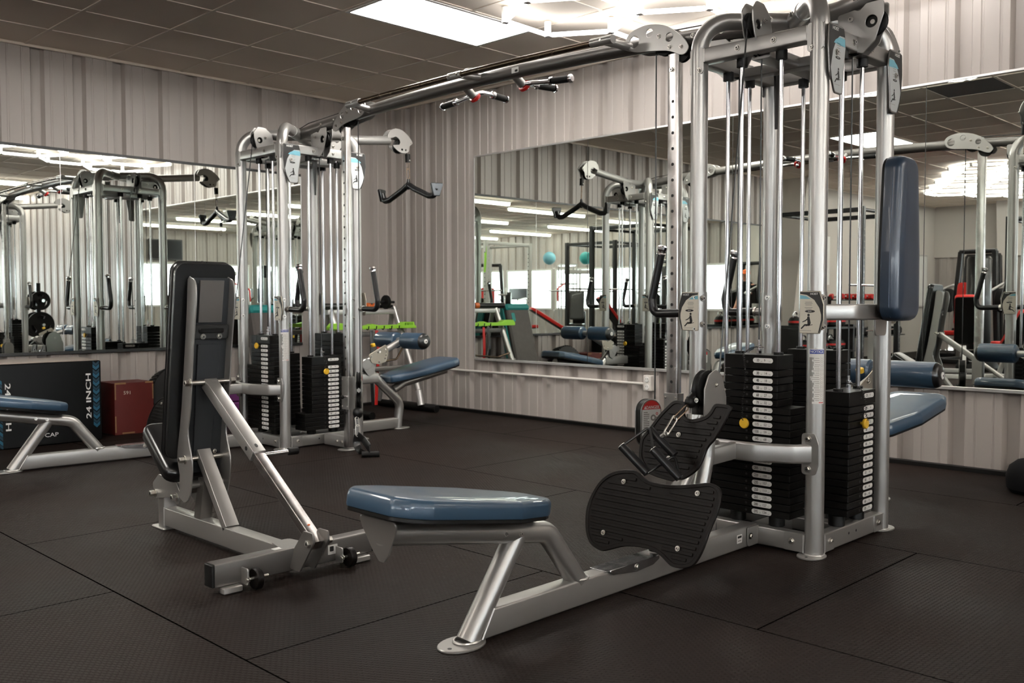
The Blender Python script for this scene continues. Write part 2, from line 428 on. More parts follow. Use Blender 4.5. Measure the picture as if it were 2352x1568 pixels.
# ================================================================= THE SETTING
def struct(o): return tag(o, kind='structure')
mb = MB().use('rubber_floor'); mb.add([(XB, YB, 0), (XW + .05, YB, 0), (XW + .05, YW + .05, 0), (XB, YW + .05, 0)], [(0, 1, 2, 3)])
struct(mb.obj('floor', smooth=False))
PER = .3147
def corrugated(name, p0, dirv, L, nrm, z0, z1, phase, holes=None):
    """ribbed steel siding; grooves run away from the room"""
    pts = []; k0 = math.floor(-phase / PER) - 1
    prof = [(-.052, 0), (-.034, .042), (.034, .042), (.052, 0), (.091, 0), (.096, .0055), (.106, .0055), (.111, 0), (.196, 0), (.201, .0055), (.211, .0055), (.216, 0)]
    k = k0
    while phase + k * PER < L + PER:
        for a, d in prof: pts.append((phase + k * PER + a, d))
        k += 1
    pts = [(0, 0)] + [(a, d) for a, d in pts if 0 < a < L] + [(L, 0)]
    p0 = Vector(p0); d = Vector(dirv); n = Vector(nrm); mb = MB().use('siding')
    lo = [p0 + d * a - n * e + Vector((0, 0, z0)) for a, e in pts]; hi = [p0 + d * a - n * e + Vector((0, 0, z1)) for a, e in pts]
    N = len(pts); fs = [(i, i + 1, N + i + 1, N + i) for i in range(N - 1)]
    if d.cross(Vector((0, 0, 1))).dot(n) < 0: fs = [q[::-1] for q in fs]
    mb.add(lo + hi, fs)
    o = mb.obj(name, smooth=False); return struct(o)
# end wall (behind the far tower) and the long side wall
XD = -1.35
corrugated('wall_end', (XD, YW, 0), (1, 0, 0), XW - XD, (0, -1, 0), 0, ZC, (2.638 - XD) % PER)
corrugated('wall_side', (XW, YB, 0), (0, 1, 0), YW - YB, (-1, 0, 0), 0, ZC, (2.455 - YB) % PER)
# plastered part of the end wall with the steel frame columns, opposite wall
mb = MB().use('drywall'); mb.prism([(XB, 0), (XD, 0), (XD, ZC), (XB, ZC)], .08, FR((0, YW + .08, 0), (1, 0, 0), (0, 0, 1)))
struct(mb.obj('wall_end_plaster', smooth=False))
YM = 2.9                                   # the far side wall has windows up to here, then a plaster band
corrugated('wall_far', (XB, YM, 0), (0, 1, 0), YW - YM, (1, 0, 0), 0, 1.95, .1)
mb = MB().use('drywall'); mb.box((XB, (YM + YW) / 2, 2.485), (.10, YW - YM, 1.07)); struct(mb.obj('wall_far_upper', smooth=False))
corrugated('wall_far_top', (XB, YB, 0), (0, 1, 0), YM - YB, (1, 0, 0), 2.0, ZC, .1)
corrugated('wall_far_lower', (XB, YB, 0), (0, 1, 0), YM - YB, (1, 0, 0), 0, .80, .1)
def taper_column(x, y, rz, nm):
    mb = MB().use('drywall'); M = Matrix.Translation((x, y, 0)) @ Matrix.Rotation(rz, 4, 'Z')
    mb.prism([(0, 0), (.16, 0), (.46, ZC), (0, ZC)], .2, M @ FR((0, .1, 0), (1, 0, 0), (0, 0, 1)))
    return struct(mb.obj(nm, smooth=False))
taper_column(-2.05, YW, -math.pi / 2, 'trim_1'); taper_column(XB + .05, 6.3, 0, 'trim_2'); taper_column(XB + .05, 1.5, 0, 'trim_3')
# window wall
WZ0, WZ1 = .92, 2.13
corrugated('wall_back', (XB, YB, 0), (1, 0, 0), XW - XB, (0, 1, 0), WZ1, ZC, .12)
corrugated('wall_back_lower', (XB, YB, 0), (1, 0, 0), XW - XB, (0, 1, 0), 0, WZ0, .12)
wi = 0
def window(c, u, w, z0, z1):
    global wi
    wi += 1; M = FR((c[0], c[1], (z0 + z1) / 2), u, (0, 0, 1)); h = z1 - z0; n = M.col[2].xyz
    fr = MB().use('white')
    fr.prism(rrect(w, h, .005, 1), .06, M, holes=[rrect(w / 2 - .07, h - .1, .005, 1, -w / 4 + .012, 0), rrect(w / 2 - .07, h - .1, .005, 1, w / 4 - .012, 0)], z0=-.06)
    fo = struct(fr.obj('window_%d' % wi, smooth=False))
    gl = MB().use('glass'); gl.prism(rrect(w - .06, h - .06, .004, 1), .004, M, z0=-.04); gl.obj('glass', fo, smooth=False)
    ld = bpy.data.lights.new('window_portal', 'AREA'); ld.shape = 'RECTANGLE'; ld.size = w; ld.size_y = h; ld.cycles.is_portal = True
    lo = bpy.data.objects.new('window_portal', ld); col.objects.link(lo)
    Ml = Matrix((M.col[0].xyz, -M.col[1].xyz, -n)).transposed().to_4x4(); Ml.translation = M.translation - n * .1; lo.matrix_world = Ml
    pz = MB().use('siding'); pz.box((w / 2 + .06, 0, -.02), (.12, h, .05), M); struct(pz.obj('trim_%d' % (10 + wi), smooth=False))
wx = XB + .25
while wx + 1.9 < XW: window((wx + .95, YB + .02), (-1, 0, 0), 1.9, WZ0, WZ1); wx += 2.02
wy = YM - .12
while wy - 1.9 > YB: window((XB + .02, wy - .95), (0, 1, 0), 1.9, .80, 2.0); wy -= 2.02
pz = MB().use('siding'); pz.box((XB + .12, YB, 1.525), (.25, .05, 1.21)).box(((wx + XW) / 2, YB, 1.525), (XW - wx, .05, 1.21)).box((XB, (YB + wy) / 2, 1.4), (.05, wy - YB, 1.22)); struct(pz.obj('trim_40', smooth=False))
# unseen flat boards added behind the ribbed siding to block daylight at the grooves
mb = MB().use('drywall')
mb.box((XB - .06, (YB + YM) / 2, 2.6), (.03, YM - YB + .2, 1.0)).box((XB - .06, (YB + YM) / 2, .35), (.03, YM - YB + .2, .85)).box((XB - .06, (YM + YW) / 2, 1.6), (.03, YW - YM + .3, 3.3))
mb.box(((XB + XW) / 2, YB - .06, 2.68), (XW - XB + .4, .03, 1.0)).box(((XB + XW) / 2, YB - .06, .40), (XW - XB + .4, .03, .98))
mb.box((XW + .06, (YB + YW) / 2, 1.6), (.03, YW - YB + .4, 3.4)).box(((XB + XW) / 2, YW + .11, 1.6), (XW - XB + .4, .03, 3.4)).box(((XB + XW) / 2, (YB + YW) / 2, ZC + .10), (XW - XB + .5, YW - YB + .5, .04))
struct(mb.obj('wall_light_block', smooth=False))
# ceiling with lay-in grid; one tile is missing
GX, GY, G = 2.552, 7.24, .622
mb = MB().use('ceiling_tile')
gap = (GX, 3.51)       # open grid cell
def cell(i, j): return GX + i * G, GY - j * G
mb.add([(XB, YB, ZC), (XW + .05, YB, ZC), (XW + .05, YW + .05, ZC), (XB, YW + .05, ZC)], [(3, 2, 1, 0)])
mb.use('ceiling_grid')
x = GX - G * 20
while x < XW:
    if x > XB: mb.add([(x - .012, YB, ZC - .006), (x + .012, YB, ZC - .006), (x + .012, YW, ZC - .006), (x - .012, YW, ZC - .006), (x - .012, YB, ZC), (x + .012, YB, ZC), (x + .012, YW, ZC), (x - .012, YW, ZC)], [(3, 2, 1, 0), (0, 1, 5, 4), (1, 2, 6, 5), (2, 3, 7, 6), (3, 0, 4, 7)])
    x += G
y = GY - G * 30
while y < YW:
    if y > YB: mb.add([(XB, y - .012, ZC - .0055), (XW, y - .012, ZC - .0055), (XW, y + .012, ZC - .0055), (XB, y + .012, ZC - .0055), (XB, y - .012, ZC), (XW, y - .012, ZC), (XW, y + .012, ZC), (XB, y + .012, ZC)], [(3, 2, 1, 0), (0, 1, 5, 4), (1, 2, 6, 5), (2, 3, 7, 6), (3, 0, 4, 7)])
    y += G
mb.box(((XB + XW) / 2, YW - .011, ZC - .011), (XW - XB, .022, .022)).box((XW - .011, (YB + YW) / 2, ZC - .011), (.022, YW - YB, .022))
struct(mb.obj('ceiling', smooth=False))
gx, gy = cell(0, 6)
mb = MB().use('ink').box((gx + G / 2, gy - G / 2, ZC - .002), (G - .03, G - .03, .003)); struct(mb.obj('ceiling_opening', smooth=False))
# mirrors (glued sheets) and their channels
def mirror(axis, a, b, z0, z1, label):
    mb = MB().use('mirror')
    if axis == 'x': mb.prism(rrect(b - a - .004, z1 - z0, .002, 1), .006, FR((XW - .012, (a + b) / 2, (z0 + z1) / 2), (0, -1, 0), (0, 0, 1)))
    else: mb.prism(rrect(b - a - .004, z1 - z0, .002, 1), .006, FR(((a + b) / 2, YW - .012, (z0 + z1) / 2), (1, 0, 0), (0, 0, 1)))
    o = mb.obj('mirror', smooth=False); tag(o, label, 'mirror', 'wall mirror sheets')
ry = [1.72, 2.35, 3.735, 5.117, 6.50]
for i, (l) in enumerate(['wall mirror sheet at the right edge, behind the blue leg rollers', 'wall mirror sheet seen between the near machine\'s steel posts', 'wall mirror sheet behind the tall perforated steel column', 'wall mirror sheet beside the corner, above the outlet conduit']):
    mirror('x', ry[i], ry[i + 1], .515, 2.395, l)
lx = [-1.30, .38, 1.58, 2.785, 3.90, 4.965]
for i, l in enumerate(['end wall mirror sheet, last one before the plastered wall', 'end wall mirror sheet second from the plastered wall', 'end wall mirror sheet above the far left end of the foam box', 'end wall mirror sheet above the lettering of the black foam box', 'end wall mirror sheet behind the far machine, nearest the corner']):
    mirror('y', lx[i], lx[i + 1], .662, 2.232, l)
mb = MB().use('trim_metal'); mb.box((XW - .014, 4.11, .507), (.026, 4.80, .022)).box((XW - .012, 4.11, 2.402), (.02, 4.80, .016)).box((XW - .010, 6.507, 1.455), (.018, .012, 1.90))
struct(mb.obj('trim_4', smooth=False))
mb = MB().use('trim_black'); mb.box((1.83, YW - .012, .65), (6.28, .022, .026)).box((1.83, YW - .012, 2.243), (6.28, .022, .022)); struct(mb.obj('trim_5', smooth=False))
mb = MB().use('trim_metal'); mb.box((4.972, YW - .010, 1.447), (.008, .016, 1.57)); struct(mb.obj('trim_6', smooth=False))
mb = MB().use('trim_black')
for yy in (2.35, 3.735, 5.117): mb.box((XW - .0185, yy, 1.455), (.001, .004, 1.88))
struct(mb.obj('trim_7', smooth=False))
mb = MB().use('trim_metal')
for xx in lx[1:-1]: mb.box((xx, YW - .0185, 1.447), (.004, .001, 1.57))
struct(mb.obj('trim_8', smooth=False))
# corner flashing, vertical seam strip, dark strip imitating the shadow along the wall base
mb = MB().use('siding'); mb.box((4.97, YW - .003, 2.60), (.014, .012, .72)); mb.box((XW - .03, YW - .03, ZC / 2), (.06, .06, ZC)); struct(mb.obj('trim_9', smooth=False))
mb = MB().use('rubber'); mb.box((XW - .02, (YW + YB) / 2, .012), (.05, YW - YB, .03)).box(((XW + XD) / 2, YW - .02, .012), (XW - XD, .05, .03)); struct(mb.obj('base_shadow_strip', smooth=False))
# outlet and its surface conduit
t = thing('wall_outlet', 'off-white double wall outlet fed by a thin surface conduit below the mirror', 'outlet', (XW, 4.47, .40))
mb = MB().use('outlet'); mb.box((-.03, 0, 0), (.05, .075, .125), ch=.004); mb.obj('outlet_box', t)
for dz in (.03, -.03):
    mb = MB().use('white'); mb.prism(rrect(.036, .044, .016), .006, FR((-.055, 0, dz), (0, -1, 0), (0, 0, 1)), ch=.002)
    mb.use('ink'); Mx = FR((-.0613, 0, dz), (0, -1, 0), (0, 0, 1))
    for dx in (-.008, .008): mb.flat(rrect(.003, .012, .001, 1, dx, .005), Mx)
    mb.obj('socket', t)
mb = MB().use('outlet').cyl((-.02, .03, -.01), (-.02, 2.95, -.01), .011, 12); mb.obj('conduit', t)

# ---------------------------------------------------------------- lights on the ceiling
def panel(x0, y0, nx, ny, label):
    w, h = nx * G, ny * G; t = thing('ceiling_light_panel', label, 'ceiling light', (x0 + w / 2, y0 - h / 2, ZC - .012), group='recessed ceiling light panels')
    mb = MB().use('white'); mb.prism(rrect(w - .02, h - .02, .004, 1), .012, Matrix(), holes=[rrect(w - .07, h - .07, .004, 1)], z0=0); mb.obj('frame', t, smooth=False)
    mb = MB().use('panel_light'); mb.prism(rrect(w - .06, h - .06, .004, 1), .004, Matrix(), z0=.002); mb.obj('diffuser', t, smooth=False)
    return t
px_, py_ = cell(2, 3); panel(px_, py_, 2, 1, 'large white ceiling light panel touching the hexagon light')
px_, py_ = cell(-4, 3); panel(px_, py_, 2, 1, 'ceiling light panel seen as a bright rectangle in the side mirror')
def strip_light(x, y, L, label):
    t = thing('ceiling_strip_light', label, 'ceiling light', (x, y, ZC - .055), group='long strip lights on the far ceiling')
    MB().use('white').box((0, 0, .035), (L, .10, .035), ch=.004).obj('fixture', t); MB().use('panel_light').tube([(-L / 2 + .03, 0, 0), (L / 2 - .03, 0, 0)], .042, seg=14).obj('tube', t)
ORD = ['first', 'second', 'third', 'fourth']
for j, y in enumerate((-.95, -3.1, -5.3, -7.5)):
    for i, x in enumerate((4.9, .9, -3.1, -7.0)): strip_light(x, y, 2.44, 'ceiling strip light, %s from the mirror wall in the %s row towards the windows' % (ORD[i], ORD[j]))
for i, (x, y) in enumerate(((-3.0, 1.6), (-6.6, 1.2))): strip_light(x, y, 2.44, 'ceiling strip light %s the far hexagon light' % ('nearer than', 'just before')[i])
strip_light(.1, 2.3, 2.44, 'added fill light strip nearest the row bench, out over the open floor'); strip_light(-1.7, 3.7, 2.44, 'added fill light strip over the black power racks')  # two extra strips out of view, added only to brighten the ceiling
def honeycomb(name_label, o, a, ang0, cells, z, drop=.03):
    """a network of LED tubes in hexagons"""
    t = thing('hexagon_light', name_label, 'ceiling light', (o[0], o[1], z)); edges = {}; d = a * math.sqrt(3)
    def vkey(p): return (round(p[0], 2), round(p[1], 2))
    verts = {}
    for i, j in cells:
        cx = d * (math.cos(ang0 - R(30)) * i + math.cos(ang0 + R(30)) * j); cy = d * (math.sin(ang0 - R(30)) * i + math.sin(ang0 + R(30)) * j)
        vs = [(cx + a * math.cos(ang0 + R(60) * k), cy + a * math.sin(ang0 + R(60) * k)) for k in range(6)]
        for k in range(6):
            p, q = vs[k], vs[(k + 1) % 6]; kk = tuple(sorted((vkey(p), vkey(q)))); edges[kk] = (p, q); verts[vkey(p)] = p
    mb = MB().use('hex_light'); mj = MB().use('white')
    for p, q in edges.values():
        P, Q = Vector((*p, 0)), Vector((*q, 0)); e = (Q - P).normalized() * .03
        MB().use('hex_light').tube([P + e, Q - e], .016, seg=8).obj('light_tube', t)
    for p in verts.values(): MB().use('white').cyl((*p, -.014), (*p, drop), .024, 10).obj('connector', t)
    return t
honeycomb('white hexagon ceiling light of joined tubes above the near machine', (4.745, 4.147), .446, R(3),
          [(0, 0), (1, 0), (0, -1), (1, -1), (2, -1), (1, -2), (2, -2), (3, -2)], ZC - .10, .09)
honeycomb('large hexagon ceiling light reflected in the mirror behind the blue pad', (-5.4, 6.3), .47, R(3),
          [(i, j) for i in range(0, 5) for j in range(-4 + i // 2, 1)], ZC - .05)

# ================================================================= THE CABLE MACHINES
HX, HY = .315, .285          # half spacing of the four posts
HUB = 2.29
def side_frame(side, m, z=0., n=0.):
    """frame on one side of a tower: x to the viewer's right, y up, z outward; origin on the tower axis"""
    d = {'w': (-1, 0), 'e': (1, 0), 's': (0, -1 * m), 'n': (0, 1 * m)}[side]
    N = Vector((d[0], d[1], 0)); U = Vector((0, 0, 1)).cross(N)
    return FR(N * n + Vector((0, 0, z)), U, (0, 0, 1))
PLATE_CACHE = {}
def plate_mesh(w, d, h):
    k = (w, d, h)
    if k not in PLATE_CACHE:
        mb = MB().use('plate_black').prism(rrect(w, d, .004, 2), h, Matrix.Translation((0, 0, 0)), ch=.0018)
        mb.use('ink').cyl((-.017, -d / 2 - .0004, h / 2), (-.017, -d / 2 + .002, h / 2), .0055, 10)
        PLATE_CACHE[k] = mb
    return PLATE_CACHE[k]
def stack(t, side, m, nums, wide_from, pin, z0=.118, labels=True):
    z0 = .136 if m > 0 else .121
    S_ = side_frame(side, m); n_ = len(nums); P = .0312; ztop = z0 + P * (n_ - 1); out = S_.col[2].xyz; U = S_.col[0].xyz
    c0 = out * .275; d = .132; rz = math.atan2(U.y, U.x)
    base = {}
    for i, (lb, kg) in enumerate(nums):
        top = i == 0; z = z0 + P * (n_ - 1 - i); h = .060 if top else P - .0032; w = .255 if i < wide_from else .375
        key = (w, top)
        if key not in base:
            o = plate_mesh(w, d, h).obj('weight_plate', t, smooth=False); base[key] = o
        else: o = base[key].copy(); col.objects.link(o); o.parent = t
        o.location = (c0.x, c0.y, z); o.rotation_euler = (0, 0, rz)
        if not labels: continue
        lb_ = MB(); zz = h * .62 if top else h / 2; M = FR((.058, -d / 2 - .0006, zz), (1, 0, 0), (0, 0, 1))
        lb_.use('white').prism(rrect(.094, .0205, .010, 5), .0008, M, z0=-.0002)
        lb_.use('ink').text(str(lb), .0125, M @ Matrix.Translation((-.026 + (.003 if lb < 100 else 0), 0, .0008)), w=.72, bold=True)
        lb_.text('LBS', .0034, M @ Matrix.Translation((-.006, -.004, .0008))).text(str(kg), .0115, M @ Matrix.Translation((.014 if kg > 9 else .009, 0, .0008)), w=.85).text('KGS', .0034, M @ Matrix.Translation((.033, -.004, .0008)))
        lb_.obj('weight_label', o, smooth=False)
    # guide rods, bushings, stem
    for sx in (-.094, .094):
        p = c0 + U * sx
        MB().use('rod').cyl(p + V(0, 0, .09), p + V(0, 0, 2.115), .0095, 16).obj('guide_rod', t)
        MB().use('rubber').cyl(p + V(0, 0, ztop + .0601), p + V(0, 0, ztop + .071), .021, 18).obj('plate_bushing', t); MB().use('rubber').cyl(p + V(0, 0, 2.062), p + V(0, 0, 2.10), .024, 14).obj('rod_bushing', t)
        MB().use('rubber').cyl(p + V(0, 0, .087), p + V(0, 0, z0 - .001), .034, 16, ch=.003).obj('stack_bumper', t)
    mb = MB().use('chrome'); p = c0 + V(0, 0, ztop + .0605)
    mb.cyl(p, p + V(0, 0, .022), .012, 6).cyl(p + V(0, 0, .022), p + V(0, 0, .034), .0075).cyl(p + V(0, 0, .034), p + V(0, 0, .040), .012, 6).cyl(p + V(0, 0, .040), p + V(0, 0, .062), .006)
    mb.ring(.010, .002, FR(p + V(0, 0, .03) + U * .012, U, out), 14, 6); mb.obj('cable_stem', t)
    MB().use('cable').cyl(p + V(0, 0, .06), c0 + V(0, 0, 2.12), .0034, 8).obj('stack_cable', t)
    # selector pin with coiled tether
    zi = z0 + P * (n_ - 1 - pin) + P / 2; q = c0 + out * (d / 2) + U * -.017 + V(0, 0, zi)
    mb = MB().use('yellow').lathe([(.006, 0), (.007, .012), (.020, .014), (.0225, .018), (.0225, .024), (.019, .028), (.001, .029)], axis_frame(q, out), 22)
    mb.use('chrome').cyl(q - out * .01, q + out * .005, .005, 10); mb.obj('selector_pin', t)
    mb = MB().use('cable'); a = p + V(0, 0, .03) + U * -.008; b = q + out * .028; c = a.lerp(b, .5) + out * .05 + U * -.02; pts = []
    knee = c0 + out * (d / 2 + .012) + U * -.028 + V(0, 0, ztop + .062)
    path = [a, a.lerp(knee, .5) + V(0, 0, .01), knee, knee.lerp(b, .35) + U * .012, knee.lerp(b, .7) - U * .004, b + out * .006 + V(0, 0, .012)]
    for i in range(len(path) - 1):
        k = max(4, int((path[i + 1] - path[i]).length / .0012))
        for j in range(k):
            pc = path[i].lerp(path[i + 1], j / k); an = len(pts) * .9; pts.append(pc + (U * math.cos(an) + V(0, 0, 1).lerp(out, .7) * math.sin(an)) * .0045)
    mb.tube(pts, .0011, seg=4, caps=False); mb.obj('pin_tether', t)
def pulley(mb, c, axis, r, w=.022):
    M = axis_frame(Vector(c) - Vector(axis).normalized() * w / 2, axis)
    mb.use('rubber').lathe([(.001, 0), (r, 0), (r, .003), (r - .008, w * .35), (r - .008, w * .65), (r, w - .003), (r, w), (.001, w)], M, 28)
    mb.use('bolt').cyl(M @ V(0, 0, -.004), M @ V(0, 0, w + .004), .010, 14)
    return mb
def placard(t, o, side, m, upper):
    """exercise placard in the frame of one side; o = (across, z, outward)"""
    S_ = side_frame(side, m); M = S_ @ Matrix.Translation(o)
    mb = MB()
    if upper:
        w, h = .15, .275; fl = o[0] < 0; k = 1 if fl else -1
        outl = round_poly([(-.070 * k, .137), (.062 * k, .137), (.078 * k, .06), (.058 * k, -.05), (.052 * k, -.137), (-.020 * k, -.137), (-.062 * k, -.06), (-.075 * k, .04)], .02, 4)
        blk = [(-.066 * k, .130), (.058 * k, .130), (.068 * k, .098), (.02 * k, .096), (-.008 * k, .076), (-.036 * k, .03), (-.055 * k, -.04), (-.030 * k, -.128), (-.018 * k, -.132), (-.058 * k, -.058), (-.071 * k, .04)]
        band = [(.068 * k, .090), (.02 * k, .092), (-.015 * k, .076), (-.03 * k, .062), (.070 * k, .058)]
    else:
        w, h = .105, .172; fl = o[0] < 0; k = 1 if fl else -1
        outl = round_poly([(-.036 * k, .086), (.052 * k, .086), (.052 * k, -.086), (-.036 * k, -.086), (-.053 * k, -.03), (-.053 * k, .03)], .006, 3)
        blk = [(-.033 * k, .082), (.050 * k, .082), (.050 * k, .075), (.02 * k, .070), (-.012 * k, .050), (-.034 * k, .018), (-.042 * k, -.01), (-.042 * k, -.03), (-.030 * k, -.082), (-.035 * k, -.083), (-.050 * k, -.03), (-.050 * k, .03)]
        band = [(.050 * k, .070), (.024 * k, .066), (.002 * k, .054), (.050 * k, .054)]
    mb.use('silver_dark' if upper else 'tan_metal').prism(outl, .006, M, ch=.0015)
    Mf = M @ Matrix.Translation((0, 0, .0062))
    mb.use('offwhite' if not upper else 'card_grey').flat(inset(ccw(outl), .006 if upper else .003), Mf, .0002)
    mb.use('ink').flat(blk, Mf, .0005); mb.use('cyan_ink').flat(band, Mf, .0006)
    s = h / .172
    mb.use('white').text('HOIST', .0085 * s, Mf @ Matrix.Translation(((-.004 if upper else .0) * k - (.012 * k), h * .43, .0008)), w=1.0, bold=True)
    mb.use('grey_ink')
    for i, (yy, ww) in enumerate(((.040, .030), (.034, .034), (.028, .028), (.018, .034), (.012, .026))): mb.flat([(.012 * k - ww / 2, yy * s), (.012 * k + ww / 2, yy * s), (.012 * k + ww / 2, yy * s + .0022), (.012 * k - ww / 2, yy * s + .0022)], Mf, .0006)
    mb.use('ink').flat([(x * 1 + .006 * k, y) for x, y in [(.022 * math.cos(a * math.pi / 8), .004 * s + .0055 * math.sin(a * math.pi / 8)) for a in range(16)]], Mf, .0006)
    mb.use('white').text('BACK', .0042, Mf @ Matrix.Translation((.006 * k, .004 * s, .0010)))
    # little exercise figure, always facing left
    mb.use('ink'); y0 = -.045 * s; x0 = .012 * k
    mb.flat(circ(.0055, 12, x0, y0 + .034), Mf, .0006).flat([(x0 - .006, y0 + .027), (x0 + .004, y0 + .028), (x0 + .010, y0 + .002), (x0 + .006, y0 - .008), (x0 - .004, y0 - .004)], Mf, .0006)
    mb.flat([(x0 - .004, y0 + .022), (x0 - .001, y0 + .018), (x0 - .012, y0 + .009), (x0 - .026, y0 + .004), (x0 - .027, y0 + .007), (x0 - .014, y0 + .013)], Mf, .0006)
    mb.flat([(x0 + .006, y0 - .002), (x0 + .004, y0 - .010), (x0 - .014, y0 - .009), (x0 - .030, y0 - .024), (x0 - .034, y0 - .020), (x0 - .017, y0 - .003)], Mf, .0006)
    mb.flat([(x0 - .014, y0 - .012), (x0 + .018, y0 - .006), (x0 + .018, y0 - .0035), (x0 - .014, y0 - .010)], Mf, .0006)
    mb.use('grey_ink').flat([(x0 - .036, y0 - .030), (x0 + .012, y0 - .030), (x0 + .012, y0 - .0285), (x0 - .036, y0 - .0285)], Mf, .0006)
    if upper: bolt(mb, Mf @ V(-.004 * k, .028, 0), Mf.col[2].xyz, .010, .005)
    return mb.obj('exercise_placard', t, smooth=True)
def notice(t, px, py, r, z0, z1, a0, da):
    """printed notice wrapped round a post; a0 = centre direction, torn along its left side"""
    def fn(v):
        a = a0 + v.x / r; rr = r + .0006 + v.z; return Vector((px + rr * math.cos(a), py + rr * math.sin(a), (z0 + z1) / 2 + v.y))
    w = .062; h = z1 - z0; mb = MB(); n = 10
    def quad(x0, y0, x1, y1, z=.0004):
        k = max(1, int(abs(x1 - x0) / .006)); 
        for i in range(k):
            xa = x0 + (x1 - x0) * i / k; xb = x0 + (x1 - x0) * (i + 1) / k
            mb.add([fn(V(xa, y0, z)), fn(V(xb, y0, z)), fn(V(xb, y1, z)), fn(V(xa, y1, z))], [(0, 1, 2, 3)])
    rnd = random.Random(3); torn = []
    rows = 26
    for i in range(rows):
        ya = h / 2 - h * (i + 1) / rows; yb = h / 2 - h * i / rows
        tear = 0 if i < 4 else (.010 + .010 * abs(math.sin(i * 1.9)) + .004 * rnd.random())
        if i in (13, 14): tear *= .3
        torn.append(tear); mb.use('white'); quad(-w / 2 + tear, ya, w / 2, yb)
    mb.use('blue_ink'); quad(-w / 2 + .002, h / 2 - .020, w / 2 - .002, h / 2 - .003, .0007)
    mb.use('white').text('NOTICE', .0105, None, fn=lambda v: fn(V(v.x, v.y + h / 2 - .0115, .0011)), w=1.0, bold=True)
    mb.use('grey_ink')
    for i in range(4, rows - 1):
        y = h / 2 - h * (i + .5) / rows; quad(-w / 2 + torn[i] + .004, y, w / 2 - .018 - .004 * rnd.random(), y + .0016, .0007)
        if i % 2: quad(-w / 2 + torn[i], y - .004, w / 2 - .001, y - .0036, .0007)
        quad(w / 2 - .012, y, w / 2 - .010, y + .002, .0007)
    for x in (w / 2 - .016, w / 2 - .006): quad(x, -h / 2 + .004, x + .0005, h / 2 - .03, .0007)
    mb.use('red_ink'); quad(w / 2 - .022, -h / 2 + .004, w / 2 - .003, -h / 2 + .007, .0007)
    return mb.obj('notice_sticker', t, smooth=False)
def dip_grip(t, x, y, m, name='grip_handle'):
    """bent padded handle with a faceted chrome cap, reaching outward along y"""
    s = m; mb = MB().use('silver').cyl((x, y + s * .030, .995), (x, y + s * .085, .995), .019, 16); 
    mb.use('bolt').cyl((x, y + s * .07, .995), (x, y + s * .082, .995), .024, 16)
    b = mb.obj('grip_mount', t)
    mb = MB().use('black_metal').tube([(x, y + s * .085, .995), (x, y + s * .245, .99), (x, y + s * .255, 1.06), (x, y + s * .205, 1.265)], .0195, fil=[.075, .03], seg=16, n=8)
    o = mb.obj(name, t)
    M = axis_frame((x, y + s * .205, 1.262), (0, -s * .24, 1)); mb = MB().use('chrome').lathe([(.019, 0), (.021, .006), (.019, .012), (.021, .020), (.025, .028), (.024, .040), (.014, .046), (.001, .047)], M, 12)
    mb.obj('grip_cap', o, smooth=False)
